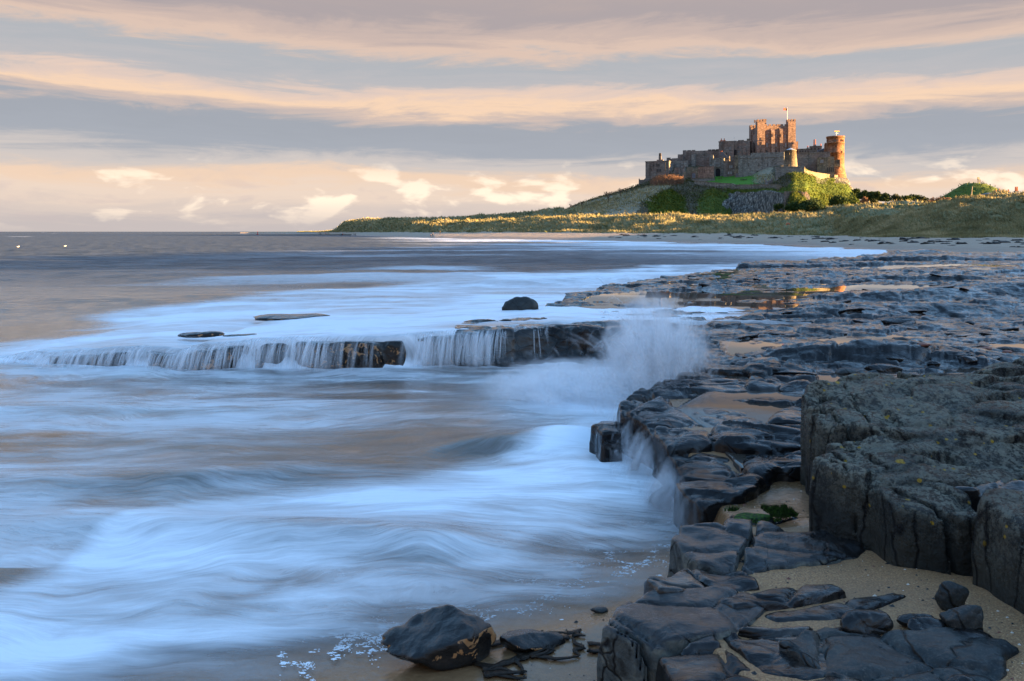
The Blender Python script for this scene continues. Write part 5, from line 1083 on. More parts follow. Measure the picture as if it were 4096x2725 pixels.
# ---- left block with chimneys ----------------------------------------------------------
c = Bld('corner_block', 'plain three-storey stone block at the far left of the castle', 'castle building', 193, 415, 466, -23, 14, 765, 580, 'wall_mixed', sink=8); c.coping(578, .5, .2); c.coping(707, .3, .12)
zc_ = c.z(560, 193); c.cbox('chimney_base', 292, 352, 560, 580, 2, 4); c.chimney(310, 333, 530, 562, 2.2, 3, pot_h=2.2, potmat='timber')
for a in ((263, 276, 605, 626), (296, 328, 603, 626), (300, 342, 655, 675), (246, 254, 650, 664)): c.win(*a, 'rect')
for cx in (238, 382): MB().tube([(c.x(cx), -.25, -6), (c.x(cx), -.25, c.z(600, 193))], .10, 5).build('drainpipe', M['timber'], c.e)
c = Bld('outer_wall', 'low plain wall running out from the far left block', 'castle wall', 132, 194, 470, -23, 2, 815, 752, 'wall_grey', sink=8)
c.cbox('end_post', 130, 136, 742, 815, -.2, 1.0)
c = Bld('outer_wall', 'squat stone wall between the left block and the arched gate', 'castle wall', 465, 562, 469, -22, 3, 722, 638, 'wall_mixed'); c.cbox('buttress', 505, 524, 640, 718, -1.0, -.003); c.merlons(545, 562, 1, 638, 620)
c.cbox('ledge', 415, 466, 676, 722, 1, 3, 'wall_grey')
c = Bld('wall_end', 'battered wall end glowing in the sun beside the arched gate', 'castle wall', 540, 582, 461, -2, 3, 752, 678, 'wall_tan', wall=False)
zt2 = c.z(676, 540); MB().prism([(-.6, -.6, -4), (c.L, -.6, -4), (c.L, 3, -4), (-.6, 3, -4)], [(.7, .2, zt2), (c.L, .2, zt2), (c.L, 3, zt2), (.7, 3, zt2)]).build('wall', M['wall_tan'], c.e)
c = Bld('gate_wall', 'pale broken-topped wall with a blocked pointed gate', 'castle wall', 582, 690, 466, -22, 3, 745, 648, 'wall_tan'); c.merlons(586, 640, 1, 648, 634); c.merlons(660, 690, 1, 648, 640)
c.win(630, 667, 685, 744, 'point', pane='door_wood', mat='wall_red')
c = Bld('gate_wall', 'reddish rubble wall with two slits next to the gatehouse', 'castle wall', 690, 836, 468, -22, 3, 740, 632, 'wall_red'); c.coping(630, .35, .12); c.win(703, 710, 655, 688, 'slit'); c.win(747, 754, 655, 688, 'slit')
c = Bld('gatehouse', 'square gatehouse with a dark open archway onto the lawn', 'gatehouse', 822, 932, 482, -21, 9, 728, 552, 'wall_grey'); c.coping(550, .5, .2); c.coping(572, .3, .12)
for i in range(3): c.win(858 + i * 12, 867 + i * 12, 578, 603, 'arch', pane='glass_pale')
c.win(853, 902, 640, 726, 'point', pane='dark_opening'); c.box('bracket', c.x(850), c.x(905), -.9, -.29, c.z(632, 850), c.z(625, 850))
c.cbox('stair_turret', 798, 830, 522, 600, 1, 5); c.merlons(800, 830, 2, 522, 516, 1, 1.8)
c = Bld('gate_lodge', 'two-storey lodge with mullioned windows right of the gatehouse', 'castle house', 930, 1036, 483, -21, 8, 728, 580, 'wall_mixed'); c.coping(577, .5, .2)
c.win(980, 1014, 617, 643, 'rect', pane='glass_pale'); c.win(966, 1010, 675, 699, 'rect', pane='glass_pale')
c = Bld('gate_turret', 'slim square turret joining the lodge to the curtain wall', 'castle tower', 1034, 1070, 482, -21, 5, 728, 528, 'wall_tan', group='castle towers'); c.merlons(1034, 1070, 2, 528, 520); c.win(1048, 1056, 540, 556, 'slit'); c.win(1047, 1064, 686, 724, 'arch', pane='door_wood', mat='wall_red'); c.win(1050, 1060, 625, 648, 'rect')

# ---- lawn walls, ruins and retaining wall ------------------------------------------------
def wall_run(name, label, pts, thick, mat, cap=True, steps=1):
    """pts: (cx, cy_top, cy_foot, D): a wall following the ground, built of courses that step with it"""
    e = empty(name, P(*C(pts[0][0], pts[0][2]), pts[0][3])); tag(e, label, 'castle wall', 'walls round the castle lawn'); o0 = e.location.copy()
    pts = [(a_, b2, c2, d2 + dsh(a_)) for a_, b2, c2, d2 in pts]
    for a, b_ in zip(pts[:-1], pts[1:]):
        A0 = P(*C(a[0], a[2] + 12), a[3]); A1 = P(*C(a[0], a[1]), a[3]); B0 = P(*C(b_[0], b_[2] + 12), b_[3]); B1 = P(*C(b_[0], b_[1]), b_[3])
        q = [Vector(t) - o0 for t in (A0, B0, B1, A1)]; d = (q[1] - q[0]); nrm = Vector((-d.y, d.x, 0)).normalized() * thick
        MB().add([*q, *[t + nrm for t in q]], [(0, 1, 2, 3), (7, 6, 5, 4), (3, 2, 6, 7), (1, 5, 6, 2), (0, 3, 7, 4), (0, 4, 5, 1)]).build('wall', M[mat], e)
        if cap:
            up = Vector((0, 0, .35)); sd2 = nrm.normalized() * .15; t0, t1 = q[3], q[2]
            MB().add([t0 - sd2, t1 - sd2, t1 + nrm + sd2, t0 + nrm + sd2, t0 - sd2 + up, t1 - sd2 + up, t1 + nrm + sd2 + up, t0 + nrm + sd2 + up], [(0, 1, 5, 4), (1, 2, 6, 5), (2, 3, 7, 6), (3, 0, 4, 7), (4, 5, 6, 7)]).build('coping', M['wall_tan'], e)
    return e
wall_run('lawn_wall', 'low curving rubble wall at the left front of the castle lawn', [(655, 762, 775, 446), (760, 775, 812, 446), (900, 786, 840, 446), (1005, 792, 858, 447), (1034, 803, 862, 447)], 1.2, 'wall_rubble')
wall_run('lawn_wall', 'taller rubble wall along the cliff top in front of the lawn', [(1034, 803, 864, 447), (1200, 802, 862, 447), (1335, 802, 860, 447), (1440, 802, 852, 446)], 1.4, 'wall_rubble')
wall_run('lawn_wall', 'short low wall beside the path to the arched gate', [(625, 742, 755, 456), (735, 741, 752, 457), (845, 737, 748, 460)], .9, 'wall_grey')
c = Bld('wall_end', 'sunlit square end of the cliff-top wall', 'castle wall', 1440, 1484, 417, -2, 3, 848, 803, 'wall_tan', sink=3)
def ruin(name, label, cx0, cx1, ct, cb, D, seed, mat='wall_rubble', dep=2.5):
    D = D + dsh(cx0); a = P(*C(cx0, cb), D); b_ = P(*C(cx1, ct), D); wd = b_[0] - a[0]; hg = b_[2] - a[2]
    x = np.arange(-.6, wd + .6, .22); y = np.arange(-.6, dep + .6, .22); z = np.arange(-2, hg + .6, .22); X, Y, Z = np.meshgrid(x, y, z, indexing='ij')
    t_ = hg * (0.72 + 0.5 * fb2(X[:, :, 0] * .55, Y[:, :, 0] * .5, 3, seed)) * np.clip(1.25 - np.abs(X[:, :, 0] - wd * .45) / wd * 0.9, .2, 1)
    f = np.maximum(np.maximum(np.abs(X - wd / 2) - wd / 2, np.abs(Y - dep / 2) - dep / 2), Z - t_[:, :, None]) + .28 * fb3(X * .9, Y * .9, Z * .9, 3, seed)
    f[0] = 1; f[-1] = 1; f[:, 0] = 1; f[:, -1] = 1; f[:, :, 0] = 1; f[:, :, -1] = 1
    vv, ff = nets(f, (x[0], y[0], z[0]), .22); return tag(obj(name, vv, ff, M[mat], smooth=False, loc=a), label, 'ruin', 'ruined walls on the crag')
ruin('ruined_wall', 'ragged stub of ruined wall standing above the cliff-top wall', 1330, 1398, 728, 822, 448, 11, 'wall_mixed')
ruin('ruined_wall', 'tumbled ruin with sunlit edge beside the wall end', 1480, 1600, 770, 855, 452, 12, 'wall_tan')
ruin('ruined_wall', 'broken sloping wall below the arched ruin', 1640, 1742, 860, 1005, 438, 14, 'wall_mixed')
c = Bld('ruined_gate', 'roofless ruined wall with a small round-headed arch', 'ruin', 1500, 1660, 402, -21, 2.2, 985, 862, 'wall_mixed', sink=6, group='ruined walls on the crag'); c.win(1604, 1632, 928, 978, 'arch', pane='flag_gold', mat='wall_tan')
wall_run('retaining_wall', 'sunlit buttressed retaining wall descending from the terrace', [(1690, 636, 700, 464), (1712, 668, 760, 463), (1800, 688, 800, 468), (1900, 702, 800, 474), (2006, 714, 790, 481)], 1.6, 'wall_tan')
c = Bld('wall_buttress', 'big sloping buttress on the sunlit retaining wall', 'buttress', 1880, 1965, 470, 8, 3, 830, 742, 'wall_tan', wall=False)
zt2 = c.z(742, 1880); MB().prism([(-.5, -2, -3), (c.L, -2, -3), (c.L, 3, -3), (-.5, 3, -3)], [(.5, 0, zt2), (c.L * .85, 0, zt2), (c.L * .85, 3, zt2), (.5, 3, zt2)]).build('wall', M['wall_tan'], c.e)
# ---- picnic benches on the lawn ---------------------------------------------------------
def picnic(cx, cy, D, label):
    D = D + dsh(cx) * .6; p = P(*C(cx, cy), D); e = empty('picnic_bench', p, -.3); tag(e, label, 'picnic bench', 'picnic benches on the castle lawn')
    MB().box(-1.1, 1.1, -.4, .4, .85, .95).build('table_top', M['timber'], e)
    for s in (-1, 1): MB().box(-1.1, 1.1, s * .95 - .18, s * .95 + .18, .5, .58).build('seat', M['timber'], e)
    for s in (-.8, .8):
        MB().tube([(s, -.95, 0), (s, -.15, .85)], .07, 4).build('leg', M['timber'], e); MB().tube([(s, .95, 0), (s, .15, .85)], .07, 4).build('leg', M['timber'], e); MB().tube([(s, -.95, .48), (s, .95, .48)], .06, 4).build('cross_bar', M['timber'], e)
picnic(897, 748, 474, 'picnic bench standing alone on the lawn before the gatehouse'); picnic(1103, 758, 472, 'left one of two picnic benches set end to end on the lawn'); picnic(1132, 758, 472, 'right one of two picnic benches set end to end on the lawn')
# ================================================================== falling water, spray, foam on the sand
def _spray(N, b, co, out):
    a = N.n('ShaderNodeAttribute', attribute_name='dens').outputs['Fac']
    setp(N, b, base=(0.80, 0.85, 0.90), rough=0.6, alpha=a)
material('spray', _spray)
def ribbons(paths, widths, dens, name):
    """many thin streaks of water, each a strip along its own path"""
    V = []; Fq = []; A = []; base = 0
    for p, w_, d in zip(paths, widths, dens):
        p = np.asarray(p); n = len(p); tg = np.gradient(p, axis=0); s_ = np.cross(tg, np.array([0.12, 1.0, 0.15])); s_ /= np.linalg.norm(s_, axis=1)[:, None] + 1e-9
        t_ = np.linspace(0, 1, n); e = np.sin(np.pi * np.clip(t_, 0.02, 0.98)) ** 0.8
        V.append(np.stack([p - s_ * w_[:, None] / 2, p, p + s_ * w_[:, None] / 2], 1).reshape(-1, 3)); A.append(np.stack([d * e * 0.0, d * e, d * e * 0.0], 1).ravel())
        i = base + 3 * np.arange(n - 1)
        Fq.append(np.concatenate([np.stack([i, i + 1, i + 4, i + 3], 1), np.stack([i + 1, i + 2, i + 5, i + 4], 1)])); base += 3 * n
    o = obj(name, np.concatenate(V), np.concatenate(Fq), M['spray'], attrs={'dens': np.concatenate(A)}); o['kind'] = 'stuff'; return o
pa, wi, de = [], [], []
for i in range(1900):
    x = rng.uniform(-11.4, 1.0); g = vn2(np.array([x * 2.3]), np.array([1.0]), 77)[0] * 0.6 + vn2(np.array([x * 0.8]), np.array([4.0]), 78)[0] * 0.5
    if g < 0.30 or (rng.random() > (g - 0.25) * 1.6): continue
    yl = float(led_y(x)) + 0.16 * math.sin(x * 2.1) + 0.10 * math.sin(x * 5.3 + 1); zl = float(led_z(x)) + 0.05; t_ = np.linspace(0, 1, 8); th = rng.uniform(0.15, 0.38); drop = zl - 0.22
    if drop < 0.12: continue
    pa.append(np.stack([x + rng.normal(-0.06, 0.05) * t_ * 1.5, yl + 0.20 - 0.20 * np.minimum(t_ * 5, 1) - 0.12 - th * t_ ** 0.7, zl - drop * t_ ** 1.7], 1)); wi.append(np.linspace(0.02, 0.06, 8) * rng.choice([0.5, 1.0, 2.2, 3.5], p=[.35, .35, .2, .1])); de.append(rng.uniform(0.06, 0.5) * min(1, g * 1.5))
wf = ribbons(pa, wi, de, 'waterfall'); tag(wf, 'thin white strands of water spilling over the black ledge')
pa, wi, de = [], [], []
def burst(n, cx, cy, cz, vx, vy, vz, sx, sy, dens, w0, tmax=1.0, sz=0.1):
    for i in range(n):
        p0 = np.array([cx + rng.normal(0, sx), cy + rng.normal(0, sy), cz + rng.normal(0, sz)]); v = np.array([rng.normal(*vx), rng.normal(*vy), abs(rng.normal(*vz))])
        tf = v[2] / 9.81 * rng.uniform(0.5, 2.0); ta = tf * rng.uniform(0.1, 0.6); tb = min(tf * 1.1, ta + rng.uniform(0.08, 0.22)); t_ = np.linspace(ta, tb, 9)
        q = p0 + v * t_[:, None]; q[:, 2] -= 4.905 * t_ ** 2
        if q[:, 2].min() < 0.2: q[:, 2] = np.maximum(q[:, 2], 0.2)
        pa.append(q); wi.append(np.linspace(w0 * 0.5, w0 * 1.4, 9) * rng.uniform(0.4, 1.8)); de.append(dens * rng.uniform(0.3, 1.6))
burst(1900, 2.6, 13.5, 0.5, (-0.25, 0.95), (0, 0.5), (3.9, 0.9), 0.30, 0.5, 0.14, 0.06)
burst(900, 2.2, 13.6, 0.4, (-0.9, 0.8), (-0.2, 0.5), (2.2, 0.8), 0.7, 0.7, 0.12, 0.08)
burst(700, 1.0, 14.6, 0.35, (-0.7, 0.9), (-0.2, 0.4), (1.7, 0.6), 1.1, 0.9, 0.08, 0.13)
burst(350, 1.50, 9.6, 0.45, (-0.5, 0.35), (-0.5, 0.4), (1.0, 0.5), 0.12, 0.7, 0.08, 0.06)
for i in range(900):                                   # backwash pouring off the platform edge
    y = rng.uniform(7.9, 10.9); xe = float(np.interp(y, [7.6, 8.8, 9.8, 10.95], [1.74, 1.80, 1.76, 1.43])) - 0.02; zt_ = float(zplat(xe, y)) + rng.uniform(-0.25, 0.02); t_ = np.linspace(0, 1, 8)
    if fb2(np.array([y * 2.1]), np.array([2.0]), 2, 66)[0] < -0.25: continue
    pa.append(np.stack([xe - rng.uniform(0.08, 0.40) * t_ ** 0.8, y - rng.uniform(0.0, 0.35) * t_, zt_ - (zt_ - 0.22) * t_ ** 1.6], 1)); wi.append(np.linspace(0.03, 0.10, 8) * rng.uniform(0.5, 1.8)); de.append(rng.uniform(0.02, 0.11))
sp = ribbons(pa, wi, de, 'wave_spray'); tag(sp, 'burst of white spray where a wave strikes the platform')
def _mist(N, b, co, out):
    n = N.noise(N.scale(co, (1.6, 1.6, 0.9)), 1.0, 5, 0.62, 0.8); r = N.n('ShaderNodeVectorMath', operation='LENGTH', inp={0: co}).outputs['Value']
    fall = N.ramp(r, [(0.25, 1.0), (0.98, 0.0)])
    gn = N.n('ShaderNodeTexCoord').outputs['Object']
    d = N.math('MULTIPLY', N.math('MULTIPLY', fall, N.ramp(N.noise(N.scale(co, (3.5, 3.5, 2.2)), 1.0, 4, 0.6, 0.6), [(0.40, 0.0), (0.70, 1.0)])), 10.0)
    vol = N.n('ShaderNodeVolumePrincipled', inp={'Color': (0.97, 0.98, 1.0, 1), 'Density': d, 'Anisotropy': 0.0})
    N.t.links.new(vol.outputs[0], out.inputs[1]); return 1
material('mist', _mist)
ms = MB().lathe([(0.01, -1), (0.38, -.92), (.7, -.7), (.92, -.38), (1, 0), (.92, .38), (.7, .7), (.38, .92), (.01, 1)], 20)
for x, y, z, a, b_, c_ in ((2.4, 13.5, 1.1, 1.0, 0.8, 1.15), (1.2, 14.0, 0.45, 1.9, 1.0, 0.55)):
    o = ms.build('spray_mist', M['mist'], sp, True, (x, y, z)); o.scale = (a, b_, c_); o['kind'] = 'stuff'
# lacy bubbles left on the sand
fv, ff_ = [], []
NF = 10000
px = rng.uniform(280, 700, NF); py = np.interp(px, [280, 420, 520, 600, 690], [668, 622, 588, 562, 536]) + rng.normal(0, 16, NF) - 8
xx, yy = G(px, py, 0.25); ok_ = (py < 678) & (sdpoly(xx, yy, EDGE) > 0.12) & (np.abs(fb2(xx * 2.6, yy * 4.5, 3, 88)) < 0.16 * rng.random(NF) + 0.02); xx, yy = xx[ok_], yy[ok_]
zf_ = np.maximum(sand_z(xx, yy), 0.222) + 0.004
for x, y, z in zip(xx, yy, zf_):
    s_ = rng.choice([0.002, 0.0035, 0.006, 0.010], p=[.4, .38, .18, .04]); asp = rng.uniform(1.2, 3.0); k_ = len(fv); n = 8; a0 = rng.random() * 6
    fv.append((x, y, z + s_ * 0.18)); r_ = s_ * (0.6 + 0.8 * rng.random(n))
    for i in range(n): a = a0 + 2 * math.pi * i / n; fv.append((x + asp * r_[i] * math.cos(a), y + r_[i] * math.sin(a), z - 0.004))
    ff_.extend([(k_, k_ + 1 + i, k_ + 1 + (i + 1) % n) for i in range(n)])
o = obj('foam_flecks', fv, ff_, M['sea_foam']); o['kind'] = 'stuff'; tag(o, 'small flecks of foam stranded on the wet sand')

# shells, grit and little pebbles lying on the coarse sand
gv, gf, gm = [], [], []
ng = 1400; gx_ = rng.uniform(0.0, 3.3, ng); gy_ = rng.uniform(4.2, 8.2, ng); gz_ = sand_z(gx_, gy_)
for x, y, z in zip(gx_, gy_, gz_):
    if z < 0.24: continue
    s_ = rng.choice([0.004, 0.007, 0.012, 0.02], p=[.5, .3, .15, .05]); k_ = len(gv); a0 = rng.random() * 6
    gv.append((x, y, z + s_ * 0.7)); gv.extend([(x + s_ * (0.8 + 0.6 * rng.random()) * math.cos(a0 + q * 1.0472), y + s_ * (0.6 + 0.6 * rng.random()) * math.sin(a0 + q * 1.0472), z - 0.002) for q in range(6)])
    gf.extend([(k_, k_ + 1 + q, k_ + 1 + (q + 1) % 6) for q in range(6)]); gm.extend([rng.choice([0, 1, 2], p=[.55, .25, .2])] * 6)
simple('shell', (0.45, 0.38, 0.30), (0.65, 0.58, 0.50), 30.0, 0.5)
o = obj('shell_grit', gv, gf, [M['grey_stone'], M['shell'], M['red_stone']], smooth=False, midx=gm); o['kind'] = 'stuff'; tag(o, 'pebbles and shell fragments scattered over the sand')

# ================================================================== vegetation
def tris(base, up, wd, name, mat, parent=None):
    """one slim triangle per blade or leaf"""
    n = len(base); side = np.cross(up, rng.normal(0, 1, (n, 3))); side /= np.linalg.norm(side, axis=1)[:, None] + 1e-9
    v = np.stack([base - side * wd[:, None] / 2, base + side * wd[:, None] / 2, base + up], 1).reshape(-1, 3)
    return obj(name, v, np.arange(3 * n).reshape(n, 3), M[mat], parent, smooth=False)
def scatter_land(n, t0, t1, a0, a1, name, mat, hgt, lab, blades=4, dens_seed=None, thr=-9):
    i = rng.integers(int(a0), int(a1), n); j = rng.integers(np.searchsorted(tt, t0), np.searchsorted(tt, t1), n)
    bx = XL[i, j]; by = YL[i, j]; bz = ZL[i, j]; R = Rl[i, j]
    if dens_seed is not None:
        m = fb2(bx * 0.12, by * 0.12, 3, dens_seed) > thr; bx, by, bz, R = bx[m], by[m], bz[m], R[m]
    px_m = R / F; n = len(bx)
    bx = bx + rng.normal(0, 0.6, n) * px_m * 2; by = by + rng.normal(0, 0.6, n) * px_m * 2
    bx, by, bz, R = [np.repeat(q, blades) for q in (bx, by, bz, R)]; m = len(bx)
    base = np.stack([bx + rng.normal(0, 0.18, m), by + rng.normal(0, 0.18, m), bz - 0.1], 1)
    L = hgt * rng.uniform(0.6, 1.3, m) * np.clip(R / 260, 0.8, 1.5)
    up = np.stack([rng.normal(-0.35, 0.35, m), rng.normal(0.0, 0.35, m), np.ones(m)], 1); up = up / np.linalg.norm(up, axis=1)[:, None] * L[:, None]
    o = tris(base, up, np.clip(R * 0.00075, 0.06, 0.6), name, mat); o['kind'] = 'stuff'; tag(o, lab); return o
na = len(na_in)
scatter_land(42000, 2.95, 6.3, 40, na, 'marram_grass', 'marram', 0.85, 'pale dry marram grass covering the dunes')
scatter_land(20000, 2.9, 6.0, 40, na, 'marram_grass', 'marram_green', 0.8, 'greener marram grass growing among the dry tufts', dens_seed=201, thr=0.0)
ihi = int(np.searchsorted(na_in, math.atan2(835 - CXP, F)))
scatter_land(32000, 2.9, 5.0, ihi, na + 2, 'marram_grass', 'marram', 0.75, 'grey-green marram grass on the big dune above the beach', 4)
def scatter_hill(n, mask, name, mat, L, lab, wd, lean=(0, -0.4), ln=0.4):
    p_ = (mask * 1.0).ravel(); idx = rng.choice(len(p_), n, p=p_ / p_.sum()); b_ = HV.reshape(-1, 3)[idx] + rng.normal(0, 0.4, (n, 3))
    up = np.stack([rng.normal(lean[0], ln, n), rng.normal(lean[1], ln, n), np.ones(n)], 1); up = up / np.linalg.norm(up, axis=1)[:, None] * (L * rng.uniform(0.5, 1.3, n))[:, None]
    o = tris(b_, up, wd * rng.uniform(0.6, 1.4, n), name, mat); o['kind'] = 'stuff'; tag(o, lab); return o
vis = sst(0.3, 0.8, T) * (1 - sst(4.9, 5.2, T)) * (1 - lawnm) * (1 - np.clip(rockm * 1.3, 0, 1))
scatter_hill(42000, vis * greenm, 'ivy_scrub', 'ivy', 0.55, 'ivy and rough turf clothing the crag', 0.38, ln=0.5)
scatter_hill(5000, vis * greenm * (LCX < 560), 'gorse', 'gorse', 0.9, 'gorse with yellow flowers on the low left slope', 0.6, ln=0.8)
scatter_hill(9000, vis * palem, 'marram_grass', 'marram', 1.0, 'pale grass sweeping down the left slope of the crag', 0.45)
brown = vis * (1 - greenm) * (1 - palem)
scatter_hill(9000, brown + 0.0, 'dry_scrub', 'scrub_leaf', 0.9, 'dark leafless scrub between the green patches', 0.4, ln=0.6)
thick = sst(230, 300, LCX) * (1 - sst(520, 550, LCX)) * sst(3.6, 4.0, T) * (1 - sst(4.9, 5.1, T))
scatter_hill(7000, thick, 'bramble_thicket', 'twig', 2.6, 'russet leafless thicket below the left block', 0.16, (0.1, -0.1), 0.3)

def crown_pts(lobes, n):
    """points scattered over a set of ellipsoid lobes, thicker towards their skin"""
    out = []; wts = np.array([l[3] * l[5] for l in lobes]); wts = wts / wts.sum()
    for l, k_ in zip(lobes, rng.multinomial(n, wts)):
        d = rng.normal(0, 1, (k_, 3)); d /= np.linalg.norm(d, axis=1)[:, None]; r_ = rng.uniform(0.55, 1.05, k_)[:, None]
        out.append(np.array(l[:3]) + d * r_ * np.array(l[3:6]))
    return np.concatenate(out)
def leafy(name, label, cat, pos, w_, h_, mat, n, leaf_s, trunk_h, seed, group=None, nl=7, flat=False):
    e = empty(name, pos); tag(e, label, cat, group); r = np.random.default_rng(seed); lobes = []
    for i in range(nl):
        a = r.uniform(0, 6.28); q = r.uniform(0, 0.62) * w_ / 2; hz = trunk_h + (h_ - trunk_h) * r.uniform(0.25, 0.85) * (1 - 0.5 * q / (w_ / 2))
        s_ = w_ * r.uniform(0.16, 0.30); lobes.append((q * math.cos(a), q * math.sin(a), hz, s_, s_, s_ * (0.45 if flat else 0.75)))
    p_ = crown_pts(lobes, n); m = len(p_); up = rng.normal(0, 1, (m, 3)); up[:, 2] = np.abs(up[:, 2]) * 0.8 + 0.1; up = up / np.linalg.norm(up, axis=1)[:, None] * (leaf_s * rng.uniform(0.6, 1.4, m))[:, None]
    tris(p_, up, np.full(m, leaf_s * 0.8), 'crown', mat, e)
    mb = MB(); mb.tube([(0, 0, -1.5), (0.1, 0, trunk_h * 0.6), (0, 0.1, h_ * 0.7)], [w_ * 0.035, w_ * 0.028, w_ * 0.012], 6)
    for l in lobes[:5]: mb.tube([(0, 0, trunk_h * 0.7), ((l[0]) * 0.5, l[1] * 0.5, (l[2] + trunk_h * .7) * 0.52), l[:3]], [w_ * 0.018, w_ * 0.012, w_ * 0.006], 5)
    mb.build('trunk', M['bark'], e); return e
def C5(cx, cy): return (3300 + cx / 2.961) / 4, (650 + cy / 2.961) / 4
def C4(cx, cy): return (1250 + cx / 1.6255) / 4, (650 + cy / 1.6255) / 4
pin = ['spreading dark pine against the flank of the crag', 'broad pine second out from the crag', 'taller pine third out from the crag, with open crown', 'low rounded pine fourth out from the crag', 'outermost small pine beside the shrubs']
for i, (x0, x1, yt, yb) in enumerate([(310, 430, 268, 470), (390, 520, 290, 470), (480, 620, 325, 475), (560, 680, 345, 475), (650, 775, 366, 470)]):
    D = 470 - i * 8; a = P(*C5((x0 + x1) / 2, yb), D); wd = (x1 - x0) / 2.961 / 4 / F * D; hg = (yb - yt) / 2.961 / 4 / F * D
    leafy('pine_tree', pin[i], 'tree', a, wd * 1.15, hg, 'pine_leaf', 3600, 0.7, hg * 0.05, 800 + i, 'pines beside the crag', 20)
shr = [(420, 520, 420, 500, 'russet low shrub at the foot of the pines', 'twig'), (520, 640, 450, 520, 'dark green shrub before the pines', 'scrub_leaf'), (770, 900, 395, 500, 'rounded green shrub left of the gap in the scrub', 'scrub_leaf'), (870, 1040, 372, 500, 'tall green and russet shrub on the scrubby rise', 'ivy'), (1000, 1130, 385, 500, 'dark bushy shrub on the scrubby rise', 'pine_leaf'), (1110, 1230, 398, 500, 'green shrub beside the bare thicket', 'scrub_leaf'), (910, 1020, 425, 490, 'russet bush in front of the tall shrub', 'twig')]
for i, (x0, x1, yt, yb, lab, mt) in enumerate(shr):
    D = 395; a = P(*C5((x0 + x1) / 2, yb), D); wd = (x1 - x0) / 2.961 / 4 / F * D; hg = (yb - yt) / 2.961 / 4 / F * D
    leafy('shrub', lab, 'shrub', a, wd * 1.25, hg * 1.1, mt, 900, 0.6, hg * 0.2, 820 + i, 'shrubs behind the dunes')
a = P(*C(2025, 1040), 398); leafy('shrub', 'big rounded dark green bush at the foot of the crag', 'shrub', a, 12, 6.5, 'bush_leaf', 4200, 0.75, 2.0, 841, None, 12)
a = P(*C(1780, 1045), 385); leafy('shrub', 'wide dark low bush left of the big rounded bush', 'shrub', a, 13, 4.5, 'pine_leaf', 3000, 0.7, 1.0, 842, None, 10)
a = P(*C(1600, 1070), 376); leafy('shrub', 'ivy-covered bush under the arched ruin', 'shrub', a, 11, 4, 'bush_leaf', 2400, 0.7, 1.0, 843, None, 10)
a = P(*C(1440, 1070), 388); leafy('shrub', 'small ivy bush at the right end of the cliff', 'shrub', a, 5.5, 5, 'bush_leaf', 1200, 0.7, 1.0, 844, None, 8)
def bare(name, label, cat, pos, h_, w_, seed, mat='bark', stems=1, group=None):
    r = random.Random(seed); e = empty(name, pos); tag(e, label, cat, group); trunk = MB(); tw = MB()
    def grow(p, d, L, rad, lev):
        q = p + d * L; (trunk if lev < 2 else tw).tube([p, (p + q) / 2 + Vector((r.uniform(-1, 1), r.uniform(-1, 1), r.uniform(-1, 1))) * L * 0.06, q], [rad, rad * 0.85, rad * 0.65], 4 if lev > 1 else 6)
        if lev >= 4: return
        for k_ in range(3 if lev else 4):
            nd = (d + Vector((r.uniform(-1, 1) * w_ / h_, r.uniform(-1, 1) * w_ / h_, r.uniform(-.2, .6)))).normalized(); grow(p + d * L * r.uniform(0.55, 1.0), nd, L * r.uniform(0.55, 0.75), max(rad * 0.6, 0.05), lev + 1)
    for s in range(stems): grow(Vector((r.uniform(-.3, .3) * w_ * (stems > 1), r.uniform(-.3, .3) * w_ * (stems > 1), -0.5)), Vector((r.uniform(-.3, .3), r.uniform(-.3, .3), 1)).normalized(), h_ * 0.38, h_ * 0.03 + 0.05, 0)
    trunk.build('trunk', M[mat], e); tw.build('crown', M[mat], e); return e
for i, (cx0, cx1, yt, yb, lab) in enumerate([(1645, 1700, 262, 296, 'spreading bare tree on the dune crest left of the crag'), (1732, 1772, 256, 294, 'small upright bare tree alone on the dune crest'), (1872, 1975, 174, 262, 'wide bare tree leaning on the left slope of the crag'), (1975, 2035, 154, 215, 'bare tree highest up the left slope of the crag')]):
    D = 478; a = P(*C4((cx0 + cx1) / 2, yb), D); hg = (yb - yt) / 1.6255 / 4 / F * D * 1.15; bare('bare_tree', lab, 'tree', a, hg, (cx1 - cx0) / 1.6255 / 4 / F * D * 0.8, 900 + i, 'bark', 1, 'bare trees left of the castle')
for i, (x0, x1, yt, yb, lab) in enumerate([(1150, 1300, 400, 490, 'russet bare bush at the left of the thicket'), (1240, 1400, 360, 490, 'tall pale-twigged bare bush in the thicket'), (1350, 1500, 365, 490, 'tall russet bare bush before the mound'), (1460, 1590, 400, 485, 'low russet bush at the foot of the mound'), (590, 720, 450, 540, 'russet bare bush behind the dune grass'), (690, 800, 470, 545, 'small russet bush next to the bare bush')]):
    D = 335 if i < 4 else 330; a = P(*C5((x0 + x1) / 2, yb), D); bare('bare_bush', lab, 'bush', a, (yb - yt) / 2.961 / 4 / F * D, (x1 - x0) / 2.961 / 4 / F * D * 1.3, 930 + i, 'twig', 5, 'bare bushes behind the dunes')
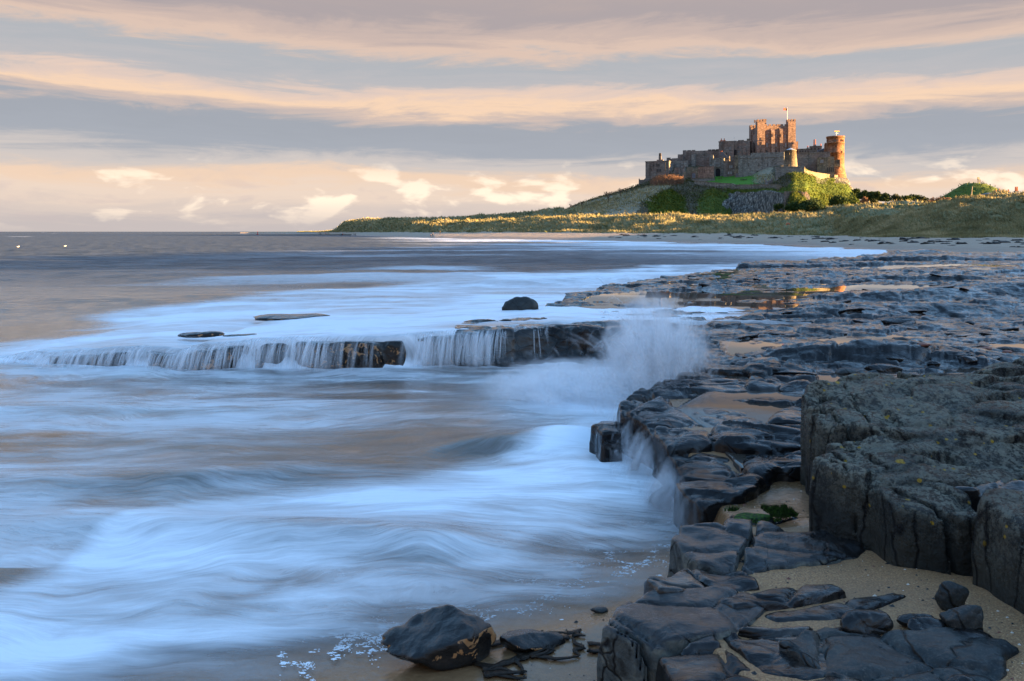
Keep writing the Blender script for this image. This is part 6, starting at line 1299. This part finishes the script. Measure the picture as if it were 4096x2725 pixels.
# ---- mound, bench, pole, cottage ----------------------------------------------------------
mx_, my_ = P(975, 200, 352)[:2]
gx, gy = np.meshgrid(np.linspace(-46, 46, 110), np.linspace(-46, 46, 110), indexing='ij'); rr = np.hypot(gx, gy * 0.9)
mtop = 25.0; pr = np.interp(rr, [0, 4, 8, 14, 20, 27, 36, 46], [mtop, mtop - 0.5, mtop - 3.0, mtop - 7.4, mtop - 11.2, mtop - 14.5, 6, 1]); pr = pr + fb2(gx * 0.12, gy * 0.12, 4, 211) * 1.0 + fb2(gx * 0.5, gy * 0.5, 3, 213) * 0.5 * (rr > 5)
one = np.ones_like(gx)
o = obj('mound', np.stack([gx + mx_, gy + my_, pr], -1).reshape(-1, 3), gridfaces(110, 110), M['crag'], attrs={'rock': one * 0, 'green': one * 0.75, 'pale': (pr > mtop - 2.0) * 0.35, 'lawn': one * 0}); tag(o, 'steep grassy mound with a bench on top', kind='structure')
ii = rng.integers(0, 110 * 110, 5000); bb = np.stack([gx.ravel()[ii] + mx_, gy.ravel()[ii] + my_, pr.ravel()[ii]], 1) + rng.normal(0, .3, (5000, 3)); up = np.stack([rng.normal(-.2, .5, 5000), rng.normal(-.2, .5, 5000), np.ones(5000)], 1) * .7
o = tris(bb, up, np.full(5000, .4), 'mound_scrub', 'ivy'); o['kind'] = 'stuff'; tag(o, 'rough scrub covering the mound')
bp = P(*C5(1824, 228), 350); bp[2] = mtop + 0.2; e = empty('viewing_bench', bp, 0.6); tag(e, 'small wooden bench standing on the mound summit', 'bench')
MB().box(-.9, .9, -.25, .25, .8, .95).build('seat', M['timber'], e); MB().box(-.9, .9, .22, .32, 1.1, 1.9).build('backrest', M['timber'], e)
for sx in (-.8, .8):
    for sy in (-.2, .27): MB().box(sx - .08, sx + .08, sy - .08, sy + .08, -.6, .8 if sy < 0 else 1.9).build('leg', M['timber'], e)
a = P(*C5(1728, 445), 300); b_ = P(*C5(1745, 283), 300); e = empty('telegraph_pole', a); tag(e, 'leaning pale wooden pole in front of the mound', 'pole'); d = Vector(b_) - Vector(a)
simple('pale_wood', (0.30, 0.24, 0.17), (0.45, 0.37, 0.27), 2.0, 0.8)
MB().tube([(0, 0, -2), d * 0.5, d], [.20, .17, .13], 8).build('shaft', M['pale_wood'], e); MB().tube([d * .96 + Vector((-.5, 0, 0)), d * .96 + Vector((.5, 0, 0))], .05, 4).build('crossarm', M['timber'], e)
D = 300; a = P(*C5(1938, 420), D); e = empty('cottage', a, -0.15); tag(e, 'red-walled cottage roof with chimneys peeping over the dune', 'cottage')
mpp = 1 / 2.961 / 4 / F * D; cxm = lambda c_: (c_ - 1938) * mpp; czm = lambda c_: (420 - c_) * mpp
MB().box(0, cxm(2500), 0, 9, -6, czm(372)).build('wall', M['brick_red'], e)
MB().prism([(-.3, -.4, czm(372)), (cxm(2500), -.4, czm(372)), (cxm(2500), 9.4, czm(372)), (-.3, 9.4, czm(372))], [(1.5, 4, czm(352)), (cxm(2500), 4, czm(352)), (cxm(2500), 5, czm(352)), (1.5, 5, czm(352))]).build('roof', M['slate'], e)
for c0, c1, t0, np_ in ((2066, 2084, 342, 1), (2100, 2126, 330, 1), (2204, 2228, 342, 1), (2286, 2322, 332, 2)):
    st = MB().box(cxm(c0), cxm(c1), 3.5, 5.5, czm(375), czm(t0)).build('chimney', M['wall_grey'], e)
    for q in range(np_):
        cx_ = cxm(c0) + (cxm(c1) - cxm(c0)) * (q + .5) / np_; MB().lathe([(.3, czm(t0)), (.24, czm(t0) + (1.6 if np_ == 2 else 0.9)), (.2, czm(t0) + (1.6 if np_ == 2 else 0.9))], 8, c=(cx_, 4.5)).build('chimney_pot', M['terracotta'], st)
# fence running down the skyline left of the castle
e = empty('post_fence', P(*C(-60, 870), 500)); tag(e, 'thin post and rail fence along the skyline left of the castle', 'fence'); o0 = Vector(e.location); prev = None
for i in range(13):
    cx = -130 + i * 20; q = Vector(hill_pt(cx, 5.0)) - o0; MB().box(q.x - .07, q.x + .07, q.y - .07, q.y + .07, q.z - .6, q.z + 1.1).build('post', M['timber'], e)
    if prev is not None: MB().tube([prev + Vector((0, 0, .95)), q + Vector((0, 0, .95))], .05, 4).build('rail', M['timber'], e)
    prev = q
# life ring on its post
a = P(787.7, 227, 262); a[2] = land_z(a[0], a[1]); zc_ = zy(224.9, 262) - a[2]; e = empty('life_ring', a); tag(e, 'orange life ring hung on a post in the dune grass', 'life ring')
v = []; n1, n2 = 18, 8
for i in range(n1):
    for j in range(n2):
        A_, B_ = 2 * math.pi * i / n1, 2 * math.pi * j / n2; R_ = .55 + .16 * math.cos(B_); v.append((R_ * math.cos(A_), -.25 + .16 * math.sin(B_), zc_ + R_ * math.sin(A_)))
simple('ring_orange', (0.55, 0.10, 0.04), (0.65, 0.16, 0.07), 3.0, 0.5)
obj('ring', v, [(i * n2 + j, ((i + 1) % n1) * n2 + j, ((i + 1) % n1) * n2 + (j + 1) % n2, i * n2 + (j + 1) % n2) for i in range(n1) for j in range(n2)], M['ring_orange'], e); MB().box(-.08, .08, -.08, .08, -.5, zc_ + .7).build('post', M['timber'], e)

# ================================================================== stranded seaweed on the far beach
wme = []
for s_ in range(4):
    x = np.arange(-.75, .75, .07); z = np.arange(-.2, .45, .07); X, Y, Z = np.meshgrid(x, x, z, indexing='ij')
    f = np.sqrt((X * 1.6) ** 2 + (Y * 1.9) ** 2 + (Z * 3.2) ** 2) - 0.8 + 0.75 * fb3(X * 3.2, Y * 3.2, Z * 4, 3, 950 + s_); f[0] = 1; f[-1] = 1; f[:, 0] = 1; f[:, -1] = 1; f[:, :, 0] = 1; f[:, :, -1] = 1
    wme.append(mesh('seaweed_clump', *nets(f, (x[0], x[0], z[0]), .07), M['kelp']))
for i in range(115):
    px = rng.uniform(610, 1040); ia = int(np.clip(np.searchsorted(az, math.atan2(px - CXP, F)), 0, nr - 1)); tq = rng.choice([rng.normal(2.35, .10), rng.normal(2.15, .2), rng.normal(2.6, .15)]); j = int(np.searchsorted(tt, np.clip(tq, 1.5, 2.9)))
    s_ = rng.uniform(0.35, 1.5); o = link('seaweed_clump', wme[i % 4], None, (XL[ia, j], YL[ia, j], ZL[ia, j] - 0.02), rng.normal(0, .3)); o.scale = (s_ * 1.5, s_, s_ * rng.uniform(.5, 1)); tag(o, 'dark clump of seaweed stranded on the pale upper beach', 'seaweed', 'stranded seaweed along the beach')

# ================================================================== walkers
def person_me(pose, jacket, trousers, name='person'):
    h = 0.045; x = np.arange(-.5, .5, h); y = np.arange(-.45, .45, h); z = np.arange(-.05, 1.85, h); X, Y, Z = np.meshgrid(x, y, z, indexing='ij'); f = np.full(X.shape, 9.0)
    def cap(a, b_, ra, rb):
        nonlocal f
        a = np.array(a); b_ = np.array(b_); d = b_ - a; t_ = np.clip(((X - a[0]) * d[0] + (Y - a[1]) * d[1] + (Z - a[2]) * d[2]) / (d @ d), 0, 1)
        q = np.sqrt((X - a[0] - t_ * d[0]) ** 2 + (Y - a[1] - t_ * d[1]) ** 2 + (Z - a[2] - t_ * d[2]) ** 2) - (ra + (rb - ra) * t_); k_ = .05; hh_ = np.clip(.5 + .5 * (f - q) / k_, 0, 1); f = f * (1 - hh_) + q * hh_ - k_ * hh_ * (1 - hh_)
    s = pose
    for sd_, ph in ((-1, s), (1, -s)):
        cap((sd_ * .09, 0, .90), (sd_ * .10, -ph * .12, .49), .095, .07); cap((sd_ * .10, -ph * .12, .49), (sd_ * .10, -ph * .22 + .06, .09), .07, .05); cap((sd_ * .10, -ph * .22 + .06, .05), (sd_ * .11, -ph * .22 - .10, .04), .05, .045)
        cap((sd_ * .20, 0, 1.42), (sd_ * .27, ph * .08, 1.13), .065, .055); cap((sd_ * .27, ph * .08, 1.13), (sd_ * .25, ph * .16 - .06, .88), .052, .042); cap((sd_ * .25, ph * .16 - .06, .86), (sd_ * .24, ph * .17 - .08, .78), .042, .03)
    cap((0, 0, .95), (0, 0, 1.18), .155, .145); cap((-.08, 0, 1.38), (.08, 0, 1.38), .14, .14); cap((0, 0, 1.2), (0, 0, 1.4), .15, .15); cap((0, 0, 1.45), (0, -.01, 1.56), .06, .06); cap((0, -.01, 1.60), (0, -.015, 1.68), .088, .10); cap((0, -.10, 1.63), (0, -.115, 1.615), .02, .022)
    vv, ff = nets(f, (x[0], y[0], z[0]), h); zc = vv[ff].mean(1)[:, 2]; xc = np.abs(vv[ff].mean(1)[:, 0])
    mi = np.where(zc < .9, 1, 0); mi = np.where((zc < .87) & (xc > .2), 2, mi); mi = np.where(zc > 1.52, 2, mi); mi = np.where(zc > 1.68, 3, mi); mi = np.where(zc < .1, 3, mi)
    return mesh(name, vv, ff, [M[jacket], M[trousers], M['skin'], M['dark_hair']], midx=mi)
for nm_, c_ in (('skin', (.45, .28, .2)), ('dark_hair', (.03, .025, .02)), ('navy_cloth', (.02, .025, .05)), ('black_cloth', (.015, .015, .018)), ('red_cloth', (.45, .03, .03)), ('teal_cloth', (.03, .20, .24)), ('grey_cloth', (.10, .10, .11))): simple(nm_, c_, tuple(q * 1.3 for q in c_), 20., .85)
PM = {}
def person(cx, h27, jacket, trousers, pose, rot, label, D=None):
    px = (1250 + cx / 1.6255) / 4; D = D or 1.72 * F / (h27 / 1.6255 / 4); x = (px - CXP) / F * D; z = max(land_z(x, D), .4); key = (jacket, trousers, pose)
    if key not in PM: PM[key] = person_me(pose, jacket, trousers)
    tag(link('person', PM[key], None, (x, D, z), rot), label, 'person', 'people walking on the far beach')
person(771, 27, 'navy_cloth', 'black_cloth', .8, .6, 'taller person in navy jacket standing in a pair on the beach')
person(783, 26, 'grey_cloth', 'black_cloth', .3, -.5, 'person in grey jacket beside the person in navy')
person(829, 25, 'black_cloth', 'black_cloth', .5, 1.2, 'person in black standing alone right of the pair')
person(549, 17, 'navy_cloth', 'grey_cloth', .8, 2., 'person in navy walking at the dune foot'); person(562, 17, 'black_cloth', 'black_cloth', .4, 2., 'person in black walking at the dune foot')
person(187, 17, 'teal_cloth', 'navy_cloth', .7, .4, 'person in teal jacket walking beside one in red'); person(196, 17, 'red_cloth', 'black_cloth', .7, .4, 'person in red jacket walking beside one in teal')
person(270, 17, 'navy_cloth', 'black_cloth', .6, 2.6, 'person in navy strolling with one in grey'); person(279, 17, 'grey_cloth', 'navy_cloth', .6, 2.6, 'person in grey strolling with one in navy')
for i, (cx, j) in enumerate([(50, 'navy_cloth'), (56, 'black_cloth'), (86, 'red_cloth'), (95, 'navy_cloth'), (106, 'black_cloth')]):
    person(cx, 13.5, j, 'black_cloth', .6, 1.0 + i, ['navy-clad walker at the far tip of the beach', 'black-clad walker at the far tip of the beach', 'red-jacketed walker near the dune end', 'navy-clad walker following the red jacket', 'black-clad walker closest to the dune end'][i])
# ---- gulls on the water and a red buoy --------------------------------------------------
def gull(px, py, label):
    x, y = G(px, py, .5); e = empty('gull', (x, y, .5), .8); e.scale = (.5, .5, .5); tag(e, label, 'gull', 'gulls resting on the sea')
    x_ = np.arange(-.6, .6, .05); z_ = np.arange(-.25, .5, .05); X, Y, Z = np.meshgrid(x_, x_, z_, indexing='ij')
    f = np.minimum(np.sqrt((X / .42) ** 2 + (Y / .18) ** 2 + ((Z - .06) / .16) ** 2) - 1, np.sqrt(((X - .30) / .11) ** 2 + (Y / .1) ** 2 + ((Z - .24) / .12) ** 2) - 1) * .15; vv, ff = nets(f, (x_[0], x_[0], z_[0]), .05)
    obj('body', vv, ff, M['white_paint'], e); MB().prism([(.38, -.03, .22), (.38, .03, .22), (.38, 0, .27)], [(.54, -.005, .21), (.54, .005, .21), (.54, 0, .22)]).build('beak', M['flag_gold'], e); MB().prism([(-.3, -.16, .12), (.15, -.17, .14), (.15, .17, .14), (-.3, .16, .12)], [(-.55, -.03, .18), (.1, -.1, .21), (.1, .1, .21), (-.55, .03, .18)]).build('wing', M['wall_grey'], e)
gull(18, 246.8, 'pale gull floating on open water, the outer of two'); gull(65, 246.2, 'pale gull floating on open water, the inner of two')
bx_ = P(257.6, 232, 700); e = empty('marker_buoy', (bx_[0], 700, .4)); tag(e, 'small red marker buoy on the horizon', 'buoy')
MB().lathe([(.01, -.4), (1.0, -.3), (1.0, .5), (.2, .7)], 12).build('float', M['flag_red'], e, True); MB().lathe([(.28, .7), (.18, 2.6), (.30, 2.6), (.01, 3.2)], 10).build('mast', M['flag_red'], e)
